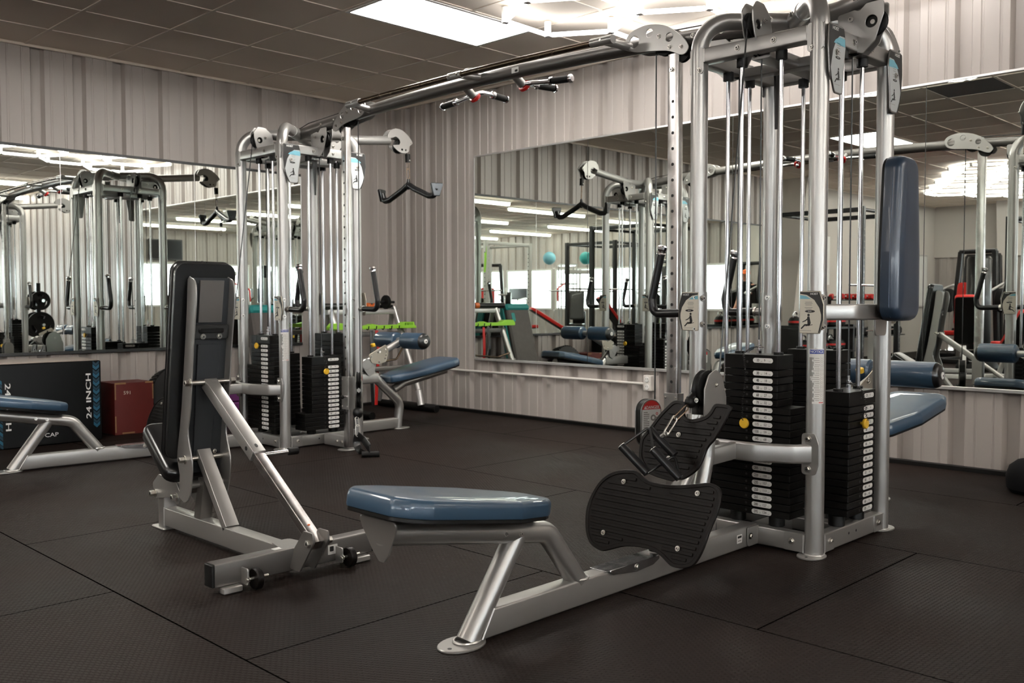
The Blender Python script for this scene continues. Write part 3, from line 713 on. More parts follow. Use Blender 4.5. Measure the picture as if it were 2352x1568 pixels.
def tower(loc, m, label, pins, notice_on=True, pad_=False, dips='n'):
    t = thing('cable_machine_tower', label, 'gym machine', loc)
    sx = [(-HX, -HY), (HX, -HY), (-HX, HY), (HX, HY)]
    # two crossed arches make the four posts
    for a in ((-HX, -HY, HX, HY), (-HX, HY, HX, -HY)):
        x0, y0, x1, y1 = a; y0 *= m; y1 *= m
        MB().use('silver').tube([(x0, y0, .006), (x0, y0, HUB), (x1, y1, HUB), (x1, y1, .006)], .038, fil=.135, seg=28, n=12).obj('arch_post', t)
    for x, y in sx:
        y *= m; mb = MB().use('silver'); dx = .02 * (1 if x > 0 else -1)
        mb.prism([(px * 1.25 + dx, py) for px, py in circ(.056, 28)], .008, Matrix.Translation((x, y, 0)), ch=.002)
        mb.use('weld').ring(.040, .004, Matrix.Translation((x, y, .009)), 26, 8)
        mb.use('ink').cyl((x + dx * 3.3, y, .008), (x + dx * 3.3, y, .0086), .006, 10); mb.obj('foot_plate', t)
    # hub sleeve
    mb = MB().use('silver').tube([(-.13, -.118 * m, HUB), (.13, .118 * m, HUB)], .0415, seg=24).tube([(-.13, .118 * m, HUB), (.13, -.118 * m, HUB)], .0415, seg=24)
    for a in (-.09, .09): bolt(mb, (a - .028, a * .9 * m + .028 * m, HUB), (-.66, .72 * m, 0), .010, .007); bolt(mb, (a - .028, -a * .9 * m - .028 * m, HUB), (-.66, -.72 * m, 0), .010, .007)
    mb.obj('hub_sleeve', t)
    for side in 'wesn':
        F = side_frame(side, m); hw = HY if side in 'we' else HX; hd = HX if side in 'we' else HY
        # top and bottom rails with end plates and bolts
        mb = MB().use('silver').rtube([F @ V(-hw + .022, 2.128, hd), F @ V(hw - .022, 2.128, hd)], .062, .064)
        for k in (-1, 1):
            Mx = F @ Matrix.Translation((k * (hw - .006), 2.11, hd + .026)); mb.prism(round_poly([(-.034, -.06), (.034, -.06), (.034, .055), (-.034, .055)], .014, 3), .006, Mx, ch=.001)
            mb.use('weld').cyl(F @ V(k * (hw - .042), 2.098, hd + .030), F @ V(k * (hw - .042), 2.158, hd + .030), .0032, 8).use('silver')
            bolt(mb, Mx @ V(-.012 * k, -.044, .006), Mx.col[2].xyz, .008, .006); mb.use('silver')
        for k in (-.075, .095): bolt(mb, F @ V(k, 2.128, hd + .031), F.col[2].xyz, .010, .006); mb.use('silver')
        mb.obj('top_rail', t)
        mb = MB().use('silver').rtube([F @ V(-hw + .02, .049, hd), F @ V(hw - .02, .049, hd)], .05, .078)
        for k in (-1, 1):
            mb.use('silver').prism(round_poly([(-.045, -.037), (.045, -.037), (.045, .037), (-.045, .037)], .004, 2), .006, F @ Matrix.Translation((k * (hw - .075), .049, hd + .024)), ch=.001)
            bolt(mb, F @ V(k * (hw - .085), .052, hd + .030), F.col[2].xyz, .010, .007)
            mb.use('weld').cyl(F @ V(k * (hw - .032), .012, hd + .031), F @ V(k * (hw - .032), .086, hd + .031), .0034, 8)
        for k in (-.05, .02): mb.use('ink').cyl(F @ V(k, .052, hd + .0249), F @ V(k, .052, hd + .0256), .006, 10)
        mb.use('white').prism(rrect(.052, .045, .003, 2), .0006, F @ Matrix.Translation((-.0 - .11 * 0, .049, hd + .0256))) if side == 's' and m < 0 else None
        mb.obj('base_rail', t)
    # inner cross members of the top frame
    mb = MB().use('silver').rtube([(-HX + .03, 0, 2.105), (HX - .03, 0, 2.105)], .09, .05).rtube([(0, -HY + .03, 2.1), (0, HY - .03, 2.1)], .07, .045)
    mb.use('black_metal'); mb.prism([(-.02, .26), (.02, .26), (.006, -.02), (-.006, -.02)], .01, FR((.06, .12 * m, 1.86), (1, 0, 0), (0, 0, 1)))
    mb.obj('top_cross_member', t)
    mb = MB().use('silver').rtube([(-HX + .03, 0, .05), (HX - .03, 0, .05)], .08, .06).rtube([(0, -HY + .03, .05), (0, HY - .03, .05)], .08, .055); mb.obj('base_cross_member', t)
    # pulley housings over every side
    A = round_poly([(.378, 2.268), (.345, 2.308), (.285, 2.306), (.232, 2.262), (.216, 2.20), (.232, 2.13), (.275, 2.098), (.325, 2.105), (.358, 2.165), (.374, 2.22)], .02, 3)
    B = round_poly([(.224, 2.262), (.300, 2.272), (.318, 2.262), (.350, 2.290), (.424, 2.292), (.424, 2.235), (.388, 2.13), (.338, 2.085), (.290, 2.10), (.262, 2.13), (.232, 2.18)], .012, 3)
    for side in 'wesn':
        F = side_frame(side, m); U = F.col[0].xyz; out = F.col[2].xyz; ol = A if side == 'w' else B; hc = (.33, 2.212, .021) if side == 'w' else (.372, 2.212, .026)
        for k, off in ((0, -.040), (1, .010)):
            Mh = FR(F @ V(off, 0, 0), out, (0, 0, 1)); th = .006
            if Mh.col[2].xyz.dot(U) < 0: th = -.006
            mb = MB().use('silver').prism(ol, abs(th), Mh if th > 0 else Mh @ Matrix.Translation((0, 0, -.006)), holes=[circ(hc[2], 22, hc[0], hc[1])], ch=.0012)
            for bx, bz in ((.285, 2.235), (.30, 2.155)): bolt(mb, F @ V(off + (-.004 if k == 0 else .010), bz, bx), U * (-1 if k == 0 else 1), .008, .005)
            mb.obj('pulley_housing', t)
        mb = MB(); pulley(mb, F @ V(-.012, hc[1], hc[0]), U, .056, .024); pulley(mb, F @ V(-.012, 2.13, .285), U, .040, .022); mb.obj('top_pulley', t)
    stack(t, 'w', m, NUMS, 6, pins[0]); stack(t, 's', m, NUM2[:16], 99 if m > 0 else 99, pins[1]); stack(t, 'e', m, NUMS, 6, 5); stack(t, 'n', m, NUM2[:16], 12, pins[2])
    GZ = .425
    # guard bows
    mb = MB().use('silver').rtube([(-HX - .02, -HY * m, GZ), (-HX - .085, -HY * .80 * m, GZ), (-HX - .15, -.09 * m, GZ), (-HX - .15, .09 * m, GZ), (-HX - .085, HY * .80 * m, GZ), (-HX - .02, HY * m, GZ)], .034, .078, fil=[.06, .12, .12, .06], rad=.010, n=8)
    F = side_frame('w', m)
    for k in (-1, 1):
        mb.use('silver').prism(round_poly([(-.040, -.085), (.020, -.085), (.036, -.04), (.036, .04), (.020, .085), (-.040, .085)], .014, 3), .006, F @ Matrix.Translation((k * HY, GZ, HX + .034)), ch=.0015)
        for z in (-.062, .062): bolt(mb, F @ V(k * HY - .012, GZ + z, HX + .040), F.col[2].xyz, .011, .008)
    mb.use('weld').rtube([F @ V(HY - .040, GZ - .041, HX + .05), F @ V(HY - .040, GZ + .041, HX + .05)], .006, .006)
    mb.use('silver_dark').prism(round_poly([(-.055, -.036), (.03, -.036), (.036, 0), (.03, .036), (-.055, .036)], .006, 3), .006, F @ Matrix.Translation((-.095, GZ, HX + .166)), ch=.001)
    bolt(mb, F @ V(-.085, GZ, HX + .172), F.col[2].xyz, .012, .009)
    mb.obj('guard_bow', t)
    if pad_:
        mb = MB().use('silver').rtube([(-HX, -(HY + .02) * m, 1.003), (-.20, -(HY + .10) * m, 1.003), (0, -(HY + .13) * m, 1.003), (.20, -(HY + .10) * m, 1.003), (HX, -(HY + .02) * m, 1.003)], .034, .066, fil=[.1, .3, .1], rad=.009); mb.obj('pad_bow', t)
        Fp = FR((.02, -(HY + .155), 1.30), (1, 0, 0), (0, 0, 1))
        mb = MB().use('silver').prism(round_poly([(-.05, -.33), (.05, -.33), (.05, .14), (-.05, .14)], .004, 2), .012, Fp @ Matrix.Translation((0, 0, -.012)), ch=.001)
        mb.prism(round_poly([(-.02, -.40), (.09, -.40), (.10, -.30), (-.02, -.30)], .02, 3), .006, FR((.02, -(HY + .10), 1.30), (1, 0, 0), (0, 0, 1)), ch=.001); mb.obj('pad_bracket', t)
        ol = smooth_closed(round_poly([(-.125, -.335), (.125, -.335), (.122, -.05), (.092, .345), (-.092, .345), (-.122, -.05)], .06, 4), 1)
        o = MB().pad(ol, .085, Fp, er=.032, crown=.006, base='rubber', top='navy_vinyl', bt=.012).obj('back_pad', t)
        mb = MB().use('blue_seam')
        sp = [Fp @ V(x, y, .050) for x, y in ol[::2]]; mb.tube(sp + [sp[0]], .0016, seg=6, caps=False); mb.obj('pad_piping', o)
    # placards, notice, grips
    placard(t, (-HY * 1 - .02, 1.003, HX + .040), 'w', m, False); placard(t, (HY * 1 + .00, 1.003, HX + .040), 'w', m, False)
    for k in (-1, 1): placard(t, (k * (HY + .005), 1.03, HX + .040), 'e', m, False)
    for k in (-1, 1):
        mb = MB().use('silver').cyl((-HX, k * HY, .92), (-HX, k * HY, 1.086), .0405, 28)
        for z in (.945, 1.062): bolt(mb, (-HX - .02, k * HY - .037, z), (-.3, -1, 0), .010, .008)
        mb.obj('placard_clamp', t)
    sd = 's'
    Fs = 's' if True else 'n'
    mm = 1
    for dx, z in ((-HX + .045, 2.02), (HX - .02, 2.02)):
        placard(t, (dx, z, HY + .045), 's', 1, True)
    for x in (-HX, HX):
        mb = MB().use('silver').cyl((x, HY * m, .90), (x, HY * m, 1.09), .041, 24)
        for z in (.925, 1.065): bolt(mb, (x - .036, HY * m - .01, z), (-1, -.3, 0), .010, .008)
        mb.obj('grip_clamp', t); dip_grip(t, x, HY * m, m)
        if not pad_: dip_grip(t, x, -HY * m, -m)
    if notice_on: notice(t, -HX, -HY, .038, .632, .855, math.atan2(-(loc[1] - HY), -(loc[0] - HX)) + .06, .8)
    # slanted row cable down to the low pulley
    MB().use('cable').tube([(-.375, .012, 2.19), (-.565, .015, .74)], .0036, seg=8).obj('row_cable', t)
    mb = MB().use('white').prism(rrect(.055, .042, .003, 2), .0006, FR((-HX - .0256, -.0, .05), (0, -1, 0), (0, 0, 1))); mb.use('ink').prism(rrect(.04, .009, .001, 1, 0, .011), .0006, FR((-HX - .0259, 0, .05), (0, -1, 0), (0, 0, 1)))
    return t
T1 = (3.915, 2.105, 0); T2 = (3.915, 6.125, 0)
tower(T1, 1, 'near silver cable machine tower with four weight stacks and a tall blue back pad', (8, 3, 4), pad_=True)
tower(T2, -1, 'far silver cable machine tower standing near the corner in front of the end wall mirror', (1, 3, 2))

# ---------------------------------------------------------------- overhead bridge between the towers
BR = thing('crossover_bridge', 'silver overhead beam with a dark pull-up bar joining the two machine towers', 'pull-up bar', (3.915, 4.115, 0))
def bz(y): return 2.372 - .0203 * y * y
mb = MB().use('silver_dark').tube([(0, -2.0 + .1 * i, bz(-2.0 + .1 * i)) for i in range(41)], .038, seg=24)
mb.use('white').prism(rrect(.055, .032, .003, 2), .0008, FR((-.0380, -.30, 2.368), (0, -1, 0), (0, 0, 1))); mb.use('ink').prism(rrect(.022, .012, .001, 1, .01, -.004), .0006, FR((-.0389, -.30, 2.368), (0, -1, 0), (0, 0, 1)))
for yy in (-1.66, -1.5, 1.66, 1.5): bolt(mb, (-.036, yy, bz(yy)), (-1, 0, 0), .009, .006)
mb.obj('main_beam', BR)
PL = [(3.008, 2.376), (2.978, 2.409), (2.908, 2.426), (2.848, 2.424), (2.781, 2.408), (2.723, 2.378), (2.666, 2.330), (2.634, 2.291), (2.629, 2.267), (2.649, 2.244), (2.681, 2.246), (2.739, 2.272), (2.805, 2.286), (2.881, 2.296), (2.942, 2.303), (2.990, 2.325)]
for s in (1, -1):
    for sx_ in (-1, 1):
        yy = lambda y: s * (y - 4.115)
        Mp = FR((sx_ * .050, 0, 0), (0, 1, 0), (0, 0, 1))
        mb = MB().use('silver').prism(smooth_closed([(yy(a), b) for a, b in PL], 3), .007, Mp @ Matrix.Translation((0, 0, -.0035)), holes=[circ(.030, 20, yy(2.955), 2.357), circ(.022, 18, yy(2.861), 2.384), circ(.022, 18, yy(2.741), 2.340)], ch=.0015)
        for a, b in ((2.801, 2.357), (2.739, 2.293), (2.67, 2.281)): bolt(mb, (sx_ * .054, yy(a), b), (sx_, 0, 0), .008, .006)
        mb.obj('side_plate', BR)
    mb = MB(); pulley(mb, (0, yy(2.80), 2.325), (1, 0, 0), .056, .026); pulley(mb, (0, yy(2.70), 2.272), (1, 0, 0), .052, .026); mb.obj('beam_pulley', BR)
    MB().use('cable').tube([(0, yy(2.856), 2.33), (-.0, yy(2.855), .55)], .0036, seg=8).obj('column_cable', BR)
    MB().use('cable').tube([(0, yy(2.75), 2.385), (0, yy(2.25), 2.36), (0, yy(2.1), 2.33)], .0032, seg=8).obj('beam_cable', BR)
def barz(y): return 2.366 - .012 * (y) ** 2
y0, y1 = -1.12, 1.09
mb = MB().use('bronze').tube([(-.195, y0 + (y1 - y0) * i / 24, barz(y0 + (y1 - y0) * i / 24)) for i in range(25)], .0165, seg=18); mb.obj('pull_up_bar', BR)
for ya, yb in ((y0, y0 + .12), (y1, y1 - .12)):
    mb = MB().use('silver').tube([(-.195, ya - (yb - ya) * .15, barz(ya)), (-.195, yb, barz(yb))], .0225, seg=20).tube([(-.19, ya + (yb - ya) * .3, barz(ya)), (-.01, ya - (yb - ya) * .05, bz(ya) - .005)], .022, seg=18)
    mb.use('bolt').cyl((-.217, ya + (yb - ya) * .4, barz(ya) + .004), (-.219, ya + (yb - ya) * .4, barz(ya) + .004), .006); mb.obj('bar_mount', BR)
mb = MB().use('silver').tube([(-.195, -.02, 2.366), (-.195, .09, 2.366)], .0215, seg=18).tube([(-.18, .02, 2.370), (-.01, .0, 2.378)], .02, seg=16)
mb.prism([(x * 1.5, y) for x, y in circ(.048, 24)], .008, FR((-.075, .0, 2.405), (-.3, 1, 0), (-1, -.3, .1)), ch=.002)
for dy in (0, .07): bolt(mb, (-.2165, dy, 2.366), (-1, 0, 0), .006, .004)
mb.obj('centre_bracket', BR)
def grip(name, pts, par):
    mb = MB().use('chrome').tube(pts, .0135, fil=.05, seg=14, n=7); o = mb.obj('handle_bar', par)
    a, b = Vector(pts[-2]), Vector(pts[-1]); d = (b - a).normalized()
    mb = MB().use('rubber').tube([b - d * .125, b - d * .012], .0205, seg=16); mb.obj('rubber_grip', o)
    for q in (b - d * .130, b - d * .010): mb = MB().use('chrome').lathe([(.012, 0), (.0245, .003), (.0245, .014), (.017, .022), (.001, .023)], axis_frame(q, d if q == b - d * .010 else -d), 18); mb.obj('grip_collar', o)
for Y0, s in ((4.30, 1), (3.875, -1)):
    y = Y0 - 4.115; P = V(.085, y, 2.315)
    mb = MB().use('silver').tube([(0, y, bz(y)), P], .025, seg=20); mb.obj('handle_stub', BR)
    mb = MB().use('red').cyl(P - V(-.01, 0, 0), P + V(.026, 0, -.012), .037, 20, ch=.002).use('chrome').ball(P + V(.03, 0, -.014), .018, 12); mb.obj('end_disc', BR)
    grip('a', [P, P + V(.05, -.03 * s, .022), P + V(.12, -.03 * s, .022), P + V(.285, 0, .022)], BR)
    grip('b', [P, P + V(.02, .06 * s, .004), P + V(.03, .15 * s, -.004), P + V(.045, .335 * s, -.012)], BR)

def cable_column(label, y, s, tz):
    t = thing('cable_column', label, 'cable column', (3.902, y, 0))
    mb = MB().use('column_steel').rtube([(0, 0, .02), (0, 0, 2.262)], .065, .042, up=(1, 0, 0), rad=.006)
    mb.use('ink')
    z = 2.03
    while z > .2: mb.cyl((-.0212, 0, z), (-.0218, 0, z), .0078, 12); z -= .0768
    mb.use('bolt'); bolt(mb, (-.021, .006, 2.185), (-1, 0, 0), .011, .007); mb.obj('perforated_post', t)
    mb = MB().use('silver').prism([(x * 1.2, q) for x, q in circ(.062, 26)], .008, Matrix.Translation((-.01, 0, 0)), ch=.002); mb.obj('foot_plate', t)
    L = .345 - .0
    mb = MB().use('silver').rtube([(.012, -s * .03, .05), (.012, -s * (L - .06), .05)], .05, .078)
    for k in (.06, .12): bolt(mb, (-.014, -s * k, .05), (-1, 0, 0), .009, .006)
    mb.obj('base_beam', t)
    # sliding carriage
    mb = MB().use('silver').rtube([(0, 0, tz - .11), (0, 0, tz + .12)], .082, .058, up=(1, 0, 0), rad=.004)
    for a in (-.03, .03):
        for b in (-.09, .10): bolt(mb, (-.029, a, tz + b), (-1, 0, 0), .0045, .002)
    mb.use('chrome').cyl((-.029, s * .02, tz - .02), (-.06, s * .02, tz - .02), .008).use('rubber').ball((-.066, s * .02, tz - .02), .014)
    mb.obj('carriage', t)
    return t
c1 = cable_column('tall perforated steel column beside the near machine with a danger sticker on its pulley', 2.73, 1, .47)
c2 = cable_column('perforated steel column of the far machine with a strap handle clipped at its foot', 5.50, -1, .40)
# near column: capsule pulley guard with the sticker
M = FR((-.03, .135, .43), (1, -.35, 0), (0, 0, 1))
cap = [(x, y + .062) for x, y in circ(.062, 32)[:17]] + [(x, y - .062) for x, y in circ(.062, 32)[16:]]
mb = MB().use('silver_dark').prism(cap, .006, M @ Matrix.Translation((0, 0, .022)), ch=.0015).prism(cap, .006, M @ Matrix.Translation((0, 0, -.028)), ch=.0015)
mb.use('rubber').prism(inset(ccw(cap), .004), .042, M @ Matrix.Translation((0, 0, -.021)))
mb.use('rubber').cyl(M @ V(.10, -.03, -.018), M @ V(.10, -.03, .018), .055, 26, ch=.003)
mb.obj('pulley_guard', c1)
mb = MB(); Ms = M @ Matrix.Translation((0, .0, .0283)); sk = inset(ccw(cap), .006)
mb.use('white').flat(sk, Ms, .0002); mb.use('red_ink').flat([p for p in sk if p[1] > .0705] , Ms, .0005)
mb.use('white').text('DANGER', .0165, Ms @ Matrix.Translation((.008, .083, .0008)), w=.85, bold=True).flat([(-.044, .076), (-.030, .076), (-.037, .092)], Ms, .0009)
mb.use('grey_ink')
for i in range(13):
    yy_ = .056 - i * .0095; mb.flat([(-.046, yy_), (-.012 if i % 4 else -.022, yy_), (-.012 if i % 4 else -.022, yy_ + .004), (-.046, yy_ + .004)], Ms, .0006)
mb.prism(circ(.016, 16), .0004, Ms @ Matrix.Translation((.012, .030, .0003)), holes=[circ(.008, 12)]).flat([(.02, .03), (.045, .025), (.045, .031), (.02, .036)], Ms, .0006)
mb.use('red_ink').prism(circ(.007, 14), .0004, Ms @ Matrix.Translation((.034, .050, .0004)), holes=[circ(.004, 10)])
mb.obj('danger_sticker', c1)
mb = MB().use('rubber').ball((-.03, .16, .325), .024, 14, (1, 1, 1.2)).use('chrome').ring(.011, .0025, FR((-.03, .165, .27), (0, 1, 0), (0, 0, 1)), 16, 6).tube([(-.03, .165, .262), (-.033, .172, .24), (-.03, .18, .215)], .0028, seg=6); mb.obj('cable_stop', c1)
# far column: twin pulley and cable stop
mb = MB(); ax = V(.78, -.62, 0)
for dz in (.08, -.06): pulley(mb, (0, -.125, .42 + dz), ax, .062, .026)
M = FR((0, -.125, .43), (.62, .78, 0), (0, 0, 1))
mb.use('silver_dark').prism(cap, .005, M @ Matrix.Translation((0, 0, .018)), ch=.001).prism(cap, .005, M @ Matrix.Translation((0, 0, -.022)), ch=.001)
mb.use('red_ink').prism(rrect(.05, .03, .002), .0005, M @ Matrix.Translation((0, .085, .0232))); mb.use('white').prism(rrect(.05, .08, .002), .0005, M @ Matrix.Translation((0, .03, .0232)))
mb.use('black_metal').ball((-.02, -.14, .275), .036, 14, (1, 1, 1.15)); mb.obj('pulley_guard', c2)

# ---------------------------------------------------------------- seated row station
def seat_outline(L=.70, w0=.10, w1=.165, w2=.07, x1=.10, x2=.46):
    half = [(0, w0), (.035, w0 + .045), (x1, w1), (x2, w1 - .005), (L - .06, w2 + .028), (L, w2 - .012)]
    return round_poly([(x, -y) for x, y in half] + [(x, y) for x, y in half[::-1]], .03, 3)
def carabiner(mb, a, b, w=.011, r=.0026, m='bolt'):
    a = Vector(a); b = Vector(b); d = (b - a).normalized(); s = d.cross(V(.3, .8, .1)).normalized() * w; pts = []
    for k in range(20):
        an = 2 * math.pi * k / 20; c = math.cos(an); pts.append((a + b) / 2 + d * ((b - a).length / 2 - w) * (1 if c > 0 else -1) + d * w * c + s * math.sin(an))
    return mb.use(m).tube(pts + [pts[0]], r, seg=7, caps=False)
BIG = [(2.315, .373), (2.263, .381), (2.233, .38), (2.198, .363), (2.158, .351), (2.085, .349), (2.017, .356), (1.951, .369), (1.9, .379), (1.865, .372), (1.845, .350), (1.842, .312), (1.848, .268), (1.862, .218), (1.873, .158), (1.889, .113), (1.909, .088), (1.946, .075), (1.987, .073), (2.017, .085), (2.049, .101), (2.095, .112), (2.153, .113), (2.211, .106), (2.253, .093), (2.294, .077), (2.324, .07), (2.366, .079), (2.395, .097), (2.417, .129), (2.431, .169), (2.438, .215), (2.428, .265), (2.403, .317), (2.365, .352)]
SML = [(2.195, .644), (2.158, .647), (2.139, .637), (2.139, .612), (2.132, .593), (2.113, .582), (2.082, .582), (2.039, .596), (2.020, .615), (2.005, .644), (1.976, .648), (1.941, .646), (1.928, .637), (1.932, .62), (1.945, .586), (1.960, .55), (1.976, .516), (1.992, .495), (2.002, .476), (2.008, .451), (2.014, .426), (2.028, .397), (2.061, .368), (2.094, .351), (2.123, .343), (2.165, .345), (2.214, .351), (2.249, .36), (2.291, .394), (2.308, .418), (2.315, .456), (2.316, .485), (2.302, .508), (2.28, .539), (2.254, .581), (2.224, .617)]
def clip_spans(poly, v):
    xs = []
    for i in range(len(poly)):
        a, b = poly[i - 1], poly[i]
        if (a[1] > v) != (b[1] > v): xs.append(a[0] + (b[0] - a[0]) * (v - a[1]) / (b[1] - a[1]))
    xs.sort(); return list(zip(xs[::2], xs[1::2]))
def foot_plate(t, pts, x0, z0, bolts, slope=.35, tilt=.0):
    yc = 2.105; k = math.sqrt(1 + slope * slope)
    O = V(x0 - 3.915, 0, z0); U = V(0, -1, 0); Vv = V(slope, 0, 1).normalized(); M = FR(O, U, Vv)
    ol = smooth_closed(ccw([(-(y - yc), (z - z0) * k) for y, z in pts]), 3)
    mb = MB().use('rubber_brown').prism(ol, .012, M, ch=.003)
    rim = inset(ccw(ol), .014)
    mb.prism(ol, .004, M @ Matrix.Translation((0, 0, .0115)), holes=[rim], ch=.0012)
    inn = inset(ccw(ol), .026); vs = [p[1] for p in inn]; v = min(vs) + .010
    while v < max(vs) - .004:
        for a, b in clip_spans(inn, v):
            if b - a > .03: mb.prism(rrect(b - a, .0125, .003, 2, (a + b) / 2, v), .0055, M @ Matrix.Translation((0, 0, .0115)), ch=.001)
        v += .0235
    o = mb.obj('foot_plate', t)
    for y, z in bolts:
        b_ = MB(); bolt(b_, M @ V(-(y - yc), (z - z0) * k, .0155), M.col[2].xyz, .0075, .005); b_.obj('plate_bolt', o)
    return o, M
def row_station(loc, rz, label):
    t = thing('seated_row_station', label, 'rowing bench', loc, rz)
    mb = MB().use('silver').rtube([(-1.945, 0, .053), (-HX - .02, 0, .053)], .066, .088, rad=.007)
    mb.use('weld').cyl((-1.957, -.0335, .012), (-1.905, -.0335, .098), .003, 8)
    mb.use('white').prism(rrect(.040, .036, .003, 2), .0006, FR((-.475, -.0332, .055), (1, 0, 0), (0, 0, 1))); mb.use('ink').prism(rrect(.030, .009, .002, 1, 0, .008), .0005, FR((-.475, -.0337, .055), (1, 0, 0), (0, 0, 1))).prism(rrect(.026, .002, .001, 1, 0, -.008), .0005, FR((-.475, -.0337, .055), (1, 0, 0), (0, 0, 1)))
    bolt(mb, (-.40, -.038, .055), (0, -1, 0), .011, .008); mb.use('silver').prism(rrect(.09, .08, .01, 3), .005, FR((-.375, -.036, .053), (1, 0, 0), (0, 0, 1)))
    mb.obj('base_beam', t)
    mb = MB().use('silver').tube([(-1.99, 0, .006), (-1.765, 0, .315)], .036, seg=28); mb.use('weld').tube([(-1.988 + .046 * math.cos(a / 12 * math.pi), .038 * math.sin(a / 12 * math.pi), .012 + .0) for a in range(25)], .0042, seg=6)
    mb.obj('leg', t)
    mb = MB().use('silver').prism([(x * 1.35 - .012, y) for x, y in circ(.062, 30)], .008, Matrix.Translation((-2.0, 0, 0)), ch=.002); mb.use('ink').cyl((-2.07, -.01, .008), (-2.07, -.01, .0085), .007, 12); mb.obj('foot_disc', t)
    mb = MB().use('silver').tube([(-2.315, 0, .402), (-1.632, 0, .285), (-1.478, 0, .088)], .037, fil=.085, seg=28, n=10)
    mb.use('weld').ring(.040, .004, FR((-1.476, 0, .099), (1, 0, 0), (0, 1, 0)), 26, 6); mb.use('orange').ring(.0405, .0025, FR((-1.476, 0, .0985), (1, 0, 0), (0, 1, 0)), 26, 5) if False else None
    for x in (-1.855, -1.79): bolt(mb, (x, -.034, .347 - .171 * (x + 2.0)), (0, -1, .1), .0065, .006)
    mb.obj('seat_frame', t)
    M = FR((-2.318, 0, .40), (0, -1, 0), (-.12, 0, 1))
    MB().use('silver').prism(round_poly([(-.088, .045), (.088, .045), (.075, .010), (.036, -.055), (.012, -.082), (-.012, -.082), (-.036, -.055), (-.075, .010)], .012, 3), .006, M, ch=.001).obj('end_gusset', t)
    Ms = FR((-2.365, 0, .459), (1, 0, -.165), (0, 1, 0))
    o = MB().pad(seat_outline(), .066, Ms, er=.022, crown=.005, bt=.013).obj('seat_pad', t)
    # brushed cover over the beam
    mb = MB().use('steel').prism([(-.17, -.0385), (.17, -.0385), (.17, .0385), (-.17, .0385)], .003, Matrix.Translation((-1.19, 0, .0975)), ch=.0008)
    for s in (-1, 1): mb.prism(round_poly([(-.17, .0), (.17, .0), (.10, -.028), (.0, -.034), (-.13, -.018)], .008, 3), .003, FR((-1.19, s * .0385, .1), (1, 0, 0), (0, 0, 1)) @ Matrix.Translation((0, 0, 0)), ch=.0006)
    bolt(mb, (-1.19, -.0395, .085), (0, -1, 0), .008, .006); mb.obj('beam_cover', t)
    # foot plate supports
    mb = MB().use('silver').tube([(-1.005, 0, .095), (-.93, 0, .30)], .034, seg=24).tube([(-.93, 0, .25), (-.78, 0, .42), (-.76, 0, .60)], .033, fil=.06, seg=24); mb.use('weld').ring(.037, .004, Matrix.Translation((-1.005, 0, .099)), 24, 6)
    mb.use('silver').tube([(-.78, 0, .10), (-.68, 0, .42), (-.66, 0, .60)], .033, fil=.06, seg=24); mb.obj('plate_support', t)
    MB().use('silver').rtube([(-HX - .15, 0, .425), (-.66, 0, .420)], .036, .07).obj('link_tube', t)
    foot_plate(t, BIG, 2.9, .22, [(2.281, .334), (1.939, .336), (2.327, .136), (1.977, .137)])
    foot_plate(t, SML, 3.1, .50, [(2.138, .517), (2.162, .424)])
    # low pulley between two rounded plates
    ol = round_poly([(-.085, .56), (.075, .56), (.075, .66), (.045, .745), (.0, .778), (-.055, .755), (-.085, .70)], .03, 4)
    for s in (-.034, .028):
        mb = MB().use('silver').prism(ol, .006, FR((-.66, s + .006, 0), (1, 0, 0), (0, 0, 1)), ch=.0015); bolt(mb, (-.665, s - .001 if s < 0 else s + .007, .712), (0, -1 if s < 0 else 1, 0), .007, .005); bolt(mb, (-.603, s - .001 if s < 0 else s + .007, .690), (0, -1 if s < 0 else 1, 0), .004, .003); mb.obj('pulley_plate', t)
    mb = MB(); pulley(mb, (-.69, 0, .70), (0, 1, 0), .072, .03); pulley(mb, (-.665, 0, .60), (0, 1, 0), .055, .03); mb.obj('row_pulley', t)
    return t
RS1 = row_station(T1, 0, 'blue-seated rowing bench in the foreground with two black ribbed foot plates')
RS2 = copy_tree(RS1, None, T2, R(-4.3)); RS2['label'] = 'blue-seated rowing bench at the left edge beside the black foam box'
# V-handle resting over the near foot plates
t = thing('row_handle', 'black V-shaped close-grip row handle clipped to the near low pulley by steel links', 'cable handle', (2.97, 2.12, .46))
def rel(*p): return Vector(p) - V(2.97, 2.12, .46)
g = [rel(2.964, 2.184, .551), rel(2.979, 2.078, .461), rel(2.853, 2.235, .493), rel(2.871, 2.126, .400), rel(2.888, 2.113, .489), rel(2.906, 2.005, .392)]
MB().use('black_metal').tube([g[0], g[1]], .016, seg=16).obj('spine', t)
for a, b in ((2, 3), (4, 5)):
    mb = MB().use('black_metal').tube([g[a], g[b]], .0165, seg=18); d = (g[a] - g[b]).normalized(); mb.use('bolt').ring(.0145, .002, axis_frame(g[a] + d * .001, d), 18, 6).use('ink').cyl(g[a], g[a] + d * .001, .0125, 14); mb.obj('grip', t)
mb = MB().use('black_metal').tube([g[2], g[0] + V(0, 0, .012), g[4]], .0055, fil=.012, seg=8).tube([g[3], g[1], g[5]], .0055, fil=.012, seg=8); mb.obj('side_wire', t)
e = rel(2.972, 2.117, .528); mb = MB().use('bolt').tube([g[0].lerp(g[1], .35), e + V(0, 0, .012)], .008, seg=10); mb.ring(.010, .003, FR(e + V(.0, .0, .012), (0, 1, .3), (0, 0, 1)), 14, 6); mb.obj('swivel', t)
mb = carabiner(MB(), e + V(.0, 0, .01), rel(3.055, 2.127, .596), .013, .0034); mb.obj('snap_link', t)
mb = carabiner(MB(), rel(3.045, 2.127, .588), rel(3.135, 2.125, .632), .011, .003, 'bronze'); mb.obj('quick_link', t)
